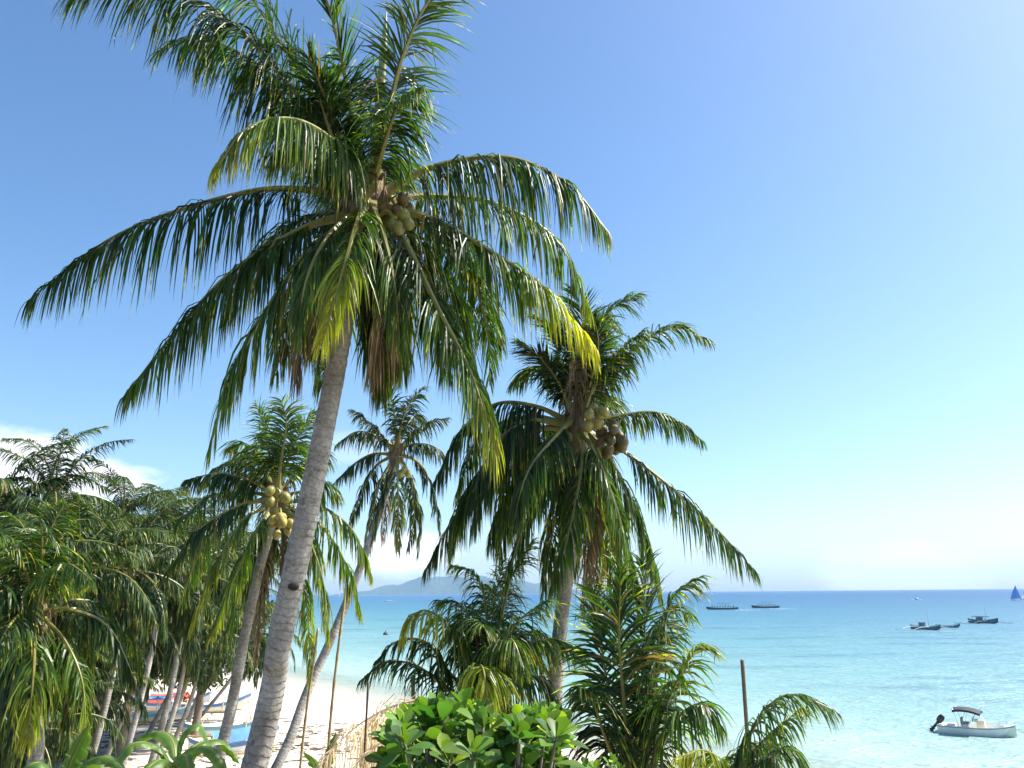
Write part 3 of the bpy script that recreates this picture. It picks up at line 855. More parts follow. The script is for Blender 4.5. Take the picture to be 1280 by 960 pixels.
# ---- palm low on the left edge
P7 = [
    ([(46, 770, -.2), (44, 785, -.8), (42, 840, -1.3), (34, 930, -1.5)], dict(hang=1.0, yel=(.2, .6), leaf=.8)),
    ([(56, 765, 0), (88, 762, 0), (140, 790, 0), (182, 890, 0)], dict(hang=1.2, yel=(0, .1))),
    ([(52, 772, -.1), (80, 800, -.5), (102, 850, -.8), (108, 920, -.9)], dict(hang=.9, yel=(.15, .5))),
    ([(40, 768, 0), (10, 770, -.2), (-25, 800, -.3), (-55, 870, -.4)], dict(hang=1.2)),
    ([(44, 760, 0), (25, 715, 0), (0, 680, .1), (-35, 660, .2)], dict(hang=.6)),
    ([(48, 758, 0), (50, 710, 0), (62, 665, .1), (80, 630, .2)], dict(hang=.5)),
    ([(52, 760, .2), (80, 715, .4), (112, 690, .6), (150, 690, .8)], dict(hang=.8)),
    ([(42, 762, -.2), (25, 740, -.7), (0, 740, -1.1), (-20, 775, -1.3)], dict(hang=1.1)),
    ([(46, 758, .3), (40, 700, .8), (30, 660, 1.2), (10, 640, 1.5)], dict(hang=.5)),
    ([(42, 775, .1), (22, 810, .2), (5, 860, .2), (-5, 930, .2)], dict(hang=1.3)),
    ([(52, 765, .4), (90, 750, 1.2), (130, 760, 1.8), (165, 810, 2.2)], dict(hang=1.2)),
    ([(50, 775, .3), (75, 820, .8), (85, 870, 1.0), (82, 930, 1.0)], dict(hang=1.3)),
    ([(48, 760, -.2), (60, 720, -.7), (85, 705, -1.2), (115, 725, -1.5)], dict(hang=1.0)),
]
root7, h7 = pix_palm('palm at the left edge with a bright hanging front frond', [(40, 980), (42, 900), (45, 830), (46, 770)], [14.6, 14.8, 15, 15], (-0.4, 0.2), 0.18, 0.12,
                     (46, 768, 15.0), P7, n=62, leaf=.7, width=.055, K=4, rad=.036, vee=False, sheath=(.2, .8), extra=(12, 3.0, 5), group='smaller palms beyond the front ones')
coconut_bunch(root7, at(50, 775, 14.8), at(58, 785, 14.2) - at(46, 770, 15), 6, r=0.09, mat='coconut_brown', spread=0.27, seed=12)

# ---- young palms low in the middle
P9 = [
    ([(600, 850, 0), (608, 795, 0), (605, 745, 0), (590, 715, -.1), (562, 706, -.2)], dict(yel=(.1, .4), hang=.9, leaf=.5)),
    ([(598, 850, -.1), (575, 800, -.4), (548, 770, -.6), (522, 765, -.8), (500, 800, -.9)], dict(yel=(.3, .7), hang=1.2, leaf=.6)),
    ([(590, 860, -.1), (565, 845, -.4), (535, 805, -.6), (500, 800, -.7), (468, 828, -.8)], dict(hang=1.1, yel=(.0, .1), leaf=.5)),
    ([(585, 880, -.2), (560, 862, -.6), (520, 832, -.9), (480, 828, -1.0), (450, 852, -1.1)], dict(hang=.9, yel=(0, .1), leaf=.5)),
    ([(604, 845, 0), (625, 780, 0), (640, 720, .1), (665, 680, .2)], dict(hang=.6, fm=1.5, yel=(.0, .2))),
    ([(606, 850, -.2), (630, 800, -.5), (655, 770, -.7), (688, 748, -.8)], dict(hang=.8, yel=(.05, .2))),
    ([(610, 855, .2), (645, 815, .4), (690, 798, .6), (735, 820, .7)], dict(hang=1.1)),
    ([(610, 862, 0), (645, 845, -.2), (680, 850, -.3), (705, 890, -.4)], dict(hang=1.1)),
    ([(600, 860, -.3), (598, 835, -1.0), (605, 840, -1.6), (612, 900, -1.9)], dict(hang=1.0, yel=(.3, .6))),
    ([(600, 845, .3), (590, 790, .7), (575, 755, 1.1), (545, 750, 1.4)], dict(hang=.8)),
    ([(604, 845, .4), (615, 780, 1.0), (620, 740, 1.5), (630, 700, 2.0)], dict(hang=.6, fm=1.5)),
    ([(608, 850, .5), (640, 800, 1.2), (670, 790, 1.7), (705, 815, 2.2)], dict(hang=1.0)),
    ([(598, 865, 0), (570, 870, -.3), (545, 890, -.5), (530, 930, -.6)], dict(hang=1.0)),
    ([(604, 850, -.3), (622, 810, -.8), (640, 800, -1.2), (655, 835, -1.5)], dict(hang=1.0, yel=(.1, .3))),
    ([(600, 848, .0), (596, 800, -.3), (580, 775, -.6), (560, 790, -.8)], dict(hang=1.0, yel=(.1, .3))),
]
P9_dead = [([(575, 890, -.3), (545, 876, -1.3), (500, 880, -2.2), (450, 905, -3.1), (402, 950, -3.8)], dict(leaf=1.0, hang=1.9, missing=.18, rough=2.0, n=150, width=.022, rad=.022), 'straw'),
           ([(575, 920, -.8), (545, 910, -1.9), (500, 916, -2.9), (455, 945, -3.8), (425, 985, -4.3)], dict(leaf=.9, hang=1.9, missing=.4, rough=2.0, n=140, width=.022, rad=.022), 'straw')]
root9, h9 = pix_palm('young bushy palm behind the broad leaved bush with dry straw fronds', [(602, 985), (602, 920), (602, 855)], [12, 12, 12], (0.2, 0.1), 0.17, 0.13, (602, 860, 12.0), P9,
                     dead=P9_dead, n=62, leaf=.62, width=.045, K=4, rad=.03, sheath=(.18, .7), extra=(6, 2.0, 6, (60, -20)), group='young palms near the camera')

P10 = [
    ([(784, 975, 0), (764, 880, 0), (750, 800, .1), (742, 738, .2)], dict(hang=.45, fm=1.5, leaf=.75, yel=(0, .05))),
    ([(788, 975, -.2), (780, 880, -.3), (774, 800, -.3), (776, 712, -.4)], dict(hang=.4, fm=1.9, leaf=.8, yel=(.0, .1))),
    ([(792, 975, .1), (800, 880, .3), (806, 790, .4), (804, 702, .5)], dict(hang=.4, fm=1.8, leaf=.8, yel=(0, .05))),
    ([(796, 975, 0), (814, 880, 0), (828, 800, 0), (842, 745, .1), (874, 722, .2)], dict(hang=.7, fm=1.3, leaf=.75, yel=(0, .15))),
    ([(800, 978, -.1), (822, 910, -.2), (846, 852, -.3), (870, 812, -.4), (892, 812, -.4)], dict(hang=.6, fm=1.1, yel=(.15, .4), leaf=.65)),
    ([(802, 980, -.2), (828, 930, -.5), (852, 892, -.7), (880, 880, -.9), (900, 908, -1.0)], dict(hang=1.0, yel=(.05, .25), leaf=.65)),
    ([(780, 980, -.1), (756, 920, -.3), (738, 868, -.5), (722, 858, -.7)], dict(hang=.8, leaf=.6, yel=(0, .1))),
    ([(798, 975, .4), (812, 870, .9), (824, 795, 1.2), (838, 762, 1.4), (866, 768, 1.6)], dict(hang=.8, fm=1.3, leaf=.65)),
]
root10, h10 = pix_palm('young palm with steep upright fronds beside the slimmer right trunk', [(792, 1010), (792, 985), (792, 962)], [10, 10, 10], (0.1, 0.1), 0.17, 0.14, (792, 968, 10.0), P10,
                       n=52, leaf=.7, width=.06, K=4, rad=.03, sheath=(.17, .7), extra=None, group='young palms near the camera')

P11 = [
    ([(905, 1000, 0), (925, 945, 0), (955, 890, -.1), (990, 868, -.2), (1045, 888, -.3)], dict(hang=.7, leaf=.55, yel=(.05, .25))),
    ([(903, 1000, -.1), (905, 960, -.3), (880, 938, -.5), (845, 948, -.7)], dict(hang=1.0, yel=(.3, .6), leaf=.35)),
    ([(908, 1000, -.2), (940, 965, -.4), (980, 935, -.6), (1010, 960, -.7)], dict(hang=.9, leaf=.45)),
    ([(908, 1000, .1), (928, 960, .1), (960, 920, .1), (1004, 884, .1)], dict(hang=.9, leaf=.5, yel=(.05, .3))),
    ([(905, 1000, .2), (915, 960, .5), (940, 930, .8), (975, 930, 1.0)], dict(hang=.8, leaf=.45)),
    ([(900, 1005, -.2), (880, 980, -.5), (855, 985, -.7), (835, 1010, -.9)], dict(hang=1.0, leaf=.4)),
]
root11, h11 = pix_palm('low young palm under the wooden pole with one frond over the water', [(905, 1050), (905, 1030), (905, 1005)], [8.8, 8.8, 8.8], (0.1, 0.1), 0.15, 0.12, (905, 1005, 8.8), P11,
                       n=62, leaf=.5, width=.036, K=5, rad=.024, sheath=(.14, .5), group='young palms near the camera')

# ---- palms further off: three crown patterns, each frond a mesh; copies share the mesh data
def crown_template(seed, nf=25, length=4.2, leaf=0.88, n=56):
    g = np.random.default_rng(seed)
    objs = []
    for k in range(nf):
        az = k * 2.39996 + g.normal(0, 0.15)
        q = k / (nf - 1)
        el = R(82 - 150 * q + g.normal(0, 8))                # young upright to old hanging
        ln = length * (0.75 + 0.35 * math.sin(math.pi * min(1, q + 0.25))) * g.uniform(0.85, 1.1)
        o = np.array([math.cos(az), math.sin(az), 0])
        p = np.zeros(3)
        pts = [p.copy()]
        e = el
        for s in range(4):
            p = p + (o * math.cos(e) + Z * math.sin(e)) * ln / 4
            e -= R(g.uniform(16, 30)) * (1.0 if e > R(-60) else 0.2)
            pts.append(p.copy())
        mb = MB()
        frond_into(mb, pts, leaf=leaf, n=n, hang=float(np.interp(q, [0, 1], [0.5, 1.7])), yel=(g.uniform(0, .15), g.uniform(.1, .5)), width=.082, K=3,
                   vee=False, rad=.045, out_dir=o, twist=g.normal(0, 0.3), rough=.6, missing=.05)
        objs.append(mb.mesh('frond', ['palm_leaf_far_shaded', 'rachis']))
    return objs


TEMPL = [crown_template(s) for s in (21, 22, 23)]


def far_palm(label, base, heart, tpl, rz, scale, r=0.17, group='palms crowded along the left of the beach', bend=None):
    base, heart = np.asarray(base, float), np.asarray(heart, float)
    root = thing('coconut_palm', label, 'palm tree', base, group)
    mid = (base + heart) / 2 + (np.asarray(bend, float) if bend is not None else np.array([0.25, 0, -0.2]))
    mb = MB()
    trunk_into(mb, [base - np.array([0, 0, .15]), mid, heart], r, r * 0.65, sides=12)
    mb.build('trunk', 'palm_bark', root, True)
    ax = heart - mid
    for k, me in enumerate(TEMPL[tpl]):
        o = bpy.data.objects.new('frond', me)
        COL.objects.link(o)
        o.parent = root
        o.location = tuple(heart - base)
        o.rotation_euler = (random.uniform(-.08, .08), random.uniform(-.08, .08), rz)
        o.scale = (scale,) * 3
    heart_sheath(root, heart, ax, r * .85, 0.7)
    return root


def gpt(px, py):
    q = on_level(px, py, 1.5)
    q[2] = float(ground_z(q[0], q[1]))
    return q


FP = [  # label, base pixel (or None), heart pixel, depth, template, turn, scale
    ('palm at the far left whose crown tops the others against the cloud', None, (66, 628), 26, 0, 0.4, 0.76),
    ('palm just right of the far left crown, its fronds against blue sky', None, (152, 652), 33, 1, 1.7, 0.8),
    ('palm with a low crown between two taller palms on the left', None, (215, 662), 36, 2, 2.9, 0.8),
    ('palm behind the left edge palm, its crown cut by the frame', None, (-8, 668), 24, 1, 4.0, 0.95),
    ('slanting grey palm, first from the left in the group on the sand', (122, 923), (152, 800), None, 0, 2.2, 1.1),
    ('slanting grey palm, second from the left in the group on the sand', (165, 914), (222, 715), None, 1, 3.3, 1.15),
    ('slanting grey palm, third from the left in the group on the sand', (182, 918), (250, 765), None, 2, 0.9, 1.1),
    ('slanting grey palm, fourth from the left in the group on the sand', (200, 924), (268, 742), None, 0, 5.1, 1.15),
    ('slanting grey palm, fifth from the left in the group on the sand', (216, 925), (258, 790), None, 1, 0.2, 1.05),
    ('thin palm leaning far over the bright sand', (244, 896), (322, 792), None, 2, 4.4, 1.0),
    ('short palm in deep shade by the left edge', (60, 930), (92, 800), None, 1, 2.6, 1.1),
    ('palm behind the two slanting palms, its fronds hanging low over their trunks', (150, 905), (185, 742), None, 2, 1.2, 1.2),
    ('palm left of the yellow coconut palm with fronds reaching its trunk', (232, 905), (292, 712), None, 1, 5.6, 1.1),
    ('dark palm between the left edge palm and the slanting palms', (95, 925), (118, 735), None, 0, 4.9, 1.15),
    ('low palm in front of the broad leaved trees on the left', (88, 950), (112, 690), None, 2, 0.6, 1.0),
    ('palm low under the far left crown, fronds drooping over its trunk', None, (98, 712), 24, 2, 5.0, 0.8),
    ('palm low beneath the palm that is right of the far left crown', None, (165, 712), 28, 0, 1.0, 0.85),
    ('palm low between the yellow coconut palm and the blue sky palms', None, (238, 720), 31, 1, 3.0, 0.85),
    ('palm at the frame edge just above the left edge palm', None, (12, 716), 22, 2, 2.0, 0.8),
    ('lowest drooping palm among the left grove, above the slanting trunks', None, (140, 772), 29, 1, 4.6, 0.8),
    ('young palm low at the left edge under the hanging bright frond', None, (6, 868), 19, 1, 0.3, 0.62),
    ('young palm low between the left edge palm and the first slanting trunks', None, (82, 872), 27, 2, 1.9, 0.72),
    ('young palm nearest the bottom left corner', None, (40, 915), 21, 0, 2.8, 0.6),
    ('young palm crouching just left of the slanting trunks', None, (112, 868), 36, 1, 4.1, 0.8),
    ('shaded palm with a low crown above the young palms on the left', None, (62, 800), 27, 0, 5.5, 0.9),
    ('shaded palm with a low crown just above the slanting trunks', None, (178, 792), 40, 2, 0.1, 0.95),
    ('shaded palm crown tucked beside the trunk of the yellow coconut palm', None, (240, 778), 38, 0, 1.4, 0.9),
    ('palm in deep shade behind the left edge palm', (5, 935), (20, 740), None, 2, 3.7, 1.2),
]
for lab, bpx, hpx, d, tp, rz, scl in FP:
    if bpx is None:
        h = at(*hpx, d)
        b = np.array([h[0] - 1.2, h[1] - 0.3, 0.0])
        b[2] = float(ground_z(b[0], b[1]))
    else:
        b = gpt(*bpx)
        d = float(np.dot(b - CAM, FW))
        h = at(*hpx, d * 1.01)
    far_palm(lab, b, h, tp, rz, scl, r=0.14)


# ------------------------------------------------------------------ broad-leaved trees on the left
def broad_tree(label, base, top_z, rad, seed, nclump=110, leaf=0.30):
    g = np.random.default_rng(seed)
    base = np.asarray(base, float)
    root = thing('broadleaf_tree', label, 'tree', base, 'broad leaved trees behind the left palms')
    h = top_z - base[2]
    mb = MB()
    C, _ = catmull([base - Z * .2, base + np.array([.2, .1, h * .3]), base + np.array([.0, .2, h * .6])], 16)
    mb.tube(C, np.linspace(.26, .14, 16), 10)
    tips = []
    for k in range(11):
        az = k * 2.4 + g.normal(0, .3)
        st = C[int(g.integers(7, 15))]
        e = st + np.array([math.cos(az) * rad * g.uniform(.5, .9), math.sin(az) * rad * g.uniform(.5, .9), h * g.uniform(.05, .38)])
        B, _ = catmull([st, (st + e) / 2 + Z * .5, e], 9)
        mb.tube(B, np.linspace(.10, .02, 9), 6)
        tips.append(e)
    mb.build('trunk', 'branch_bark', root, True)
    cen = base + Z * (h * .66)
    mb = MB()
    nl = 44
    for k in range(nclump):
        v = norm(g.normal(0, 1, 3)) * g.uniform(.35, 1.0) ** .5
        c = cen + v * np.array([rad, rad, h * .36]) * (0.85 + 0.3 * math.sin(3 * v[0] + seed) * math.cos(2.5 * v[1]))
        cr = g.uniform(.4, .85)
        p = c + g.normal(0, cr * .55, (nl, 3)) * np.array([1, 1, .7])
        d = norm(g.normal(0, 1, (nl, 3)) + np.array([0, 0, -.3]))
        w = norm(np.cross(d, g.normal(0, 1, (nl, 3))))
        ls = (leaf * g.uniform(.6, 1.3, nl))[:, None]
        V = np.stack([p, p + d * ls * .5 + w * ls * .24, p + d * ls, p + d * ls * .5 - w * ls * .24], 1)
        mb.add(V, np.arange(nl * 4).reshape(-1, 4), None, 0, np.full(nl * 4, g.uniform(0, .5)))
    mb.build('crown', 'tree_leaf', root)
    return root


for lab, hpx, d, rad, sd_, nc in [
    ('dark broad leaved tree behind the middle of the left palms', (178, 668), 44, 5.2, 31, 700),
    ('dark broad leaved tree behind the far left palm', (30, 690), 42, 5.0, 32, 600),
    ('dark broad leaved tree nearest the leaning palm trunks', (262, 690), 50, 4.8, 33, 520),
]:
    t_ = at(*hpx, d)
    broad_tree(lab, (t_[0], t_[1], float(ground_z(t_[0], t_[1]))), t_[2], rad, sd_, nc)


# ------------------------------------------------------------------ bush, banana plants, poles
def obovate(mb, p, d, up, ln, wd, curl, g, mat=0, yel=0.0):
    d = norm(d)
    s = norm(np.cross(d, up))
    nrm = np.cross(s, d)
    ts = np.linspace(0, 1, 7)
    prof = np.interp(ts, [0, .15, .45, .72, .9, 1], [.10, .22, .72, 1.0, .72, .06])
    rows = []
    for t, w in zip(ts, prof):
        c = p + d * ln * t - Z * curl * ln * t * t + nrm * 0.0
        rows.append([c + s * wd * w / 2 + nrm * wd * w * .13, c, c - s * wd * w / 2 + nrm * wd * w * .13])
    mb.grid(np.array(rows), mat, yel)


def bush(label, tips, base_xy, leaf_len, seed, group):
    g = np.random.default_rng(seed)
    b = np.array([base_xy[0], base_xy[1], float(ground_z(*base_xy))])
    root = thing('leafy_bush', label, 'bush', b, group)
    stem, crown = MB(), MB()
    fork = b + Z * (np.mean([t[2] for t in tips]) - b[2] - 1.6)
    stem.tube(catmull([b - Z * .1, b + (fork - b) * .5 + np.array([.12, 0, 0]), fork], 14)[0], np.linspace(.09, .055, 14), 8)
    for t in tips:
        t = np.asarray(t, float)
        mid = fork * .4 + t * .6 + np.array([g.normal(0, .1), g.normal(0, .1), -.25])
        stem.tube(catmull([fork, mid, t], 9)[0], np.linspace(.03, .009, 9), 5)
        n = int(g.integers(8, 13))
        ax = norm(np.array([g.normal(0, .3), g.normal(0, .3), 1.0]))
        a0 = norm(np.cross(ax, [1, .2, .1]))
        b0 = np.cross(ax, a0)
        tone = g.uniform(0, .22)
        for k in range(n):
            th = k * 2.4 + g.normal(0, .2)
            q = k / n
            el = R(np.interp(q, [0, 1], [6, 80]) + g.normal(0, 14))
            d = (a0 * math.cos(th) + b0 * math.sin(th)) * math.cos(el) + ax * math.sin(el)
            ln = leaf_len * np.interp(q, [0, .4, 1], [1.05, 1.0, .6]) * g.uniform(.8, 1.15)
            y_ = tone + (0.45 * q ** 2 if g.random() < .7 else .1) + (0.6 if g.random() < .08 else 0)
            obovate(crown, t - ax * .06 * (1 - q), d, ax, ln, ln * g.uniform(.46, .6), .25 * (1 - q) * g.uniform(.4, 1.4), g, 0, float(min(1, y_)))
    stem.build('trunk', 'branch_bark', root, True)
    crown.build('crown', 'bush_leaf', root, True)
    return root


g = np.random.default_rng(77)
tips = []
ox = [478, 500, 520, 560, 576, 600, 630, 650, 668, 695, 712]
oy = [915, 895, 885, 882, 876, 880, 905, 900, 890, 900, 915]
for px in np.linspace(486, 704, 15):
    tips.append(at(px, np.interp(px, ox, oy) + g.uniform(2, 16), g.uniform(5.7, 6.5)))
for k in range(150):
    px = g.uniform(484, 702)
    y0 = np.interp(px, ox, oy) + 12
    py = y0 + (1030 - y0) * g.random() ** 1.2
    tips.append(at(px + (py - 900) * g.uniform(-.1, .1), py, g.uniform(5.1, 6.9)))
c_ = at(595, 960, 6.0)
bush('bright green broad leaved bush in front of the young palms', tips, (c_[0], c_[1]), 0.215, 5, 'broad leaved bushes in the foreground')
tips = [at(g.uniform(718, 775), g.uniform(948, 985), g.uniform(6.3, 7.2)) for _ in range(14)] + [at(g.uniform(800, 850), g.uniform(962, 990), g.uniform(6.3, 7.2)) for _ in range(7)]
c_ = at(765, 985, 6.8)
bush('low yellow green bush tips at the foot of the upright young palm', tips, (c_[0], c_[1]), 0.11, 6, 'broad leaved bushes in the foreground')


def banana_leaf(mb, pts, width, up=Z, seed=0, yel=(.0, .25)):
    g = np.random.default_rng(seed)
    C, ln = catmull(pts, 30)
    T = norm(np.gradient(C, axis=0))
    od = C[-1] - C[0]
    od[2] = 0
    od = norm(od)
    S = norm(np.cross(od, Z)[None] - T * (T @ np.cross(od, Z))[:, None])
    U = np.cross(S, T)
    t = np.linspace(0, 1, 30)
    w = width * np.interp(t, [0, .14, .2, .4, .75, .93, 1], [.02, .03, .55, 1, .92, .5, .03])
    P = np.zeros((30, 7, 3))
    tear = np.ones((2, 30))
    for q_ in (0, 1):
        tear[q_, g.choice(np.arange(5, 28), 7, replace=False)] = g.uniform(.3, .7, 7)
    for j, x in enumerate(np.linspace(-1, 1, 7)):
        wob = 1 + 0.10 * np.sin(t * 40 + g.uniform(0, 6) + (3 if x < 0 else 0)) * abs(x)
        if abs(x) > .4:
            wob = wob * tear[int(x > 0)] ** (1.0 if abs(x) > .9 else .35)
        P[:, j] = C + S * (w * x * .5 * wob)[:, None] + U * (w * (0.20 * abs(x) - 0.34 * x * x))[:, None] - Z * (w * .10 * x * x)[:, None]
    ya = np.broadcast_to(np.array([yel[1], yel[0], yel[0], .3, yel[0], yel[0], yel[1]])[None, :], (30, 7))
    mb.grid(P, 0, ya)
    mb.tube(C - U * 0.004, np.linspace(.022, .004, 30), 6, 1)


def banana(label, heart_px, d, leaves, width, seed):
    h = at(*heart_px, d)
    b = np.array([h[0] - .1, h[1] + .1, float(ground_z(h[0], h[1]))])
    root = thing('banana_plant', label, 'banana plant', b, 'banana plants at the foot of the palms')
    mb = MB()
    mb.tube(catmull([b - Z * .1, (b + h) / 2, h], 20)[0], np.linspace(.13, .06, 20), 12)
    mb.build('stem', 'banana_leaf', root, True)
    for k, lf in enumerate(leaves):
        mb = MB()
        banana_leaf(mb, [h] + [at(px, py, d + dd) for px, py, dd in lf], width, seed=seed + k)
        mb.build('leaf', ['banana_leaf', 'rachis'], root, True)


banana('banana plant with arching leaves at the foot of the left palms', (222, 975), 12.5, [
    [(200, 935, -.2), (165, 930, -.5), (135, 965, -.7)],
    [(225, 925, .1), (248, 905, .2), (262, 930, .2)],
    [(235, 940, -.4), (262, 935, -.9), (285, 965, -1.1)],
    [(215, 925, .5), (190, 915, .9), (160, 935, 1.1)],
    [(240, 935, .4), (275, 925, .8), (300, 955, 1.0)],
    [(205, 950, -.7), (185, 960, -1.1), (170, 990, -1.3)],
    [(228, 948, -.6), (232, 945, -1.1), (240, 985, -1.4)],
], .32, 50)
banana('banana plant with one upright bright leaf under the left edge palm', (75, 1000), 11, [
    [(85, 960, 0), (98, 930, 0), (112, 905, 0)],
    [(95, 965, -.2), (130, 945, -.4), (160, 965, -.6)],
    [(60, 960, -.2), (40, 955, -.4), (15, 985, -.5)],
    [(110, 960, .3), (140, 950, .6), (165, 975, .8)],
], .34, 60)
banana('banana plant with narrow upright leaves beside the bamboo poles', (404, 1000), 9.5, [
    [(406, 970, 0), (412, 940, 0), (420, 915, .0)],
    [(400, 975, -.1), (392, 950, -.2), (380, 940, -.3)],
    [(410, 980, .2), (425, 965, .4), (440, 975, .5)],
], .16, 70)


def pole(label, top, bottom, r, mat, nodes=False, name='pole', cat='pole', group=None):
    """Straight pole from top through bottom, carried on down to the ground."""
    a, b = np.asarray(top, float), np.asarray(bottom, float)
    k = (a[2] - 1.3) / max(a[2] - b[2], 1e-3)
    e = a + (b - a) * k
    e[2] = float(ground_z(e[0], e[1])) - .2
    n = 60
    t = np.linspace(0, 1, n)
    path = e[None] * (1 - t)[:, None] + a[None] * t[:, None] + np.stack([.04 * np.sin(t * 7), .04 * np.cos(t * 5), 0 * t], 1) * (1 if nodes else .4)
    rad = np.full(n, r) * np.interp(t, [0, 1], [1.15, .85])
    if nodes:
        rad = rad * (1 + .22 * (np.arange(n) % 4 == 0))
    mb = MB()
    mb.tube(path, rad, 8)
    o = mb.build(name, mat, None, True, origin=e)
    tag(o, label, cat, group)


pole('thick weathered wooden pole standing alone before the water', at(927, 825, 13), at(933, 900, 13), .038, 'pole_wood', name='wooden_pole')
pole('pale bamboo pole crossing the slim leaning palm trunk', at(431, 735, 19), at(413, 930, 18.4), .035, 'bamboo', True, 'bamboo_pole', group='bamboo poles by the sand')
pole('shorter bamboo pole between the two slanting trunks', at(396, 785, 17.5), at(379, 950, 17), .03, 'bamboo', True, 'bamboo_pole', group='bamboo poles by the sand')
pole('thin dark stick in front of the dry straw fronds', at(459, 853, 8.5), at(455, 955, 8.5), .014, 'dead_rachis', False, 'wooden_stick', 'stick')
pole('short brown post among the young palm fronds', at(515, 848, 11), at(517, 900, 11), .032, 'pole_wood', False, 'wooden_post', 'post')


# ------------------------------------------------------------------ boats
def hull_into(mb, length, beam, depth, draft, rise_bow=.5, rise_stern=.3, mat=0, nseg=24, thick=.05, tail=0.12, flat=.55):
    """Open boat hull along +X (bow), keel at z=-draft, double skinned with a closed floor."""
    t = np.linspace(0, 1, nseg)
    x = (t - .5) * length
    bw = beam * np.interp(t, [0, .12, .45, .75, .92, 1], [tail, .7 if tail < .5 else .96, 1, .82, .40, .02])
    sheer = depth - draft + rise_bow * np.maximum(0, (t - .45) / .55) ** 2.2 + rise_stern * np.maximum(0, (.35 - t) / .35) ** 2
    keel = -draft + rise_bow * .9 * np.maximum(0, (t - .8) / .2) ** 1.6 + (rise_stern * .6 * np.maximum(0, (.15 - t) / .15) ** 1.6 if tail < .5 else 0)
    prof = [(1.0, 1.0), (.97, .66), (.86, .30), (flat, .06), (0, 0)]
    P = []
    rk = 0.085 * length * np.maximum(0, (t - .72) / .28) ** 1.5
    rs = (0.05 * length * np.maximum(0, (.2 - t) / .2) ** 1.5) if tail < .5 else 0 * t
    for i in range(nseg):
        row = []
        for w, hh in prof:
            row.append((x[i] + (hh - 1) * (rk[i] - rs[i]), bw[i] / 2 * w, keel[i] + (sheer[i] - keel[i]) * hh))
        row += [(x[i] + (hh - 1) * (rk[i] - rs[i]), -bw[i] / 2 * w, keel[i] + (sheer[i] - keel[i]) * hh) for w, hh in prof[-2::-1]]
        P.append(row)
    P = np.array(P)
    mb.grid(P, mat)
    # inside skin: rim and floor
    I = []
    for i in range(nseg):
        b2 = max(bw[i] / 2 - thick, .002)
        zf = max(keel[i] + .1, min(.05, sheer[i] - .05))
        I.append([(x[i], bw[i] / 2, sheer[i] + .003), (x[i], b2, sheer[i] + .003), (x[i], b2 * .92, zf), (x[i], -b2 * .92, zf), (x[i], -b2, sheer[i] + .003), (x[i], -bw[i] / 2, sheer[i] + .003)])
    mb.grid(np.array(I)[:, ::-1], mat)
    for i in (0, nseg - 1):
        k = P.shape[1]
        mb.add(P[i], None, [[0, a, a + 1] for a in range(1, k - 1)], mat)
    return x, bw, sheer, keel


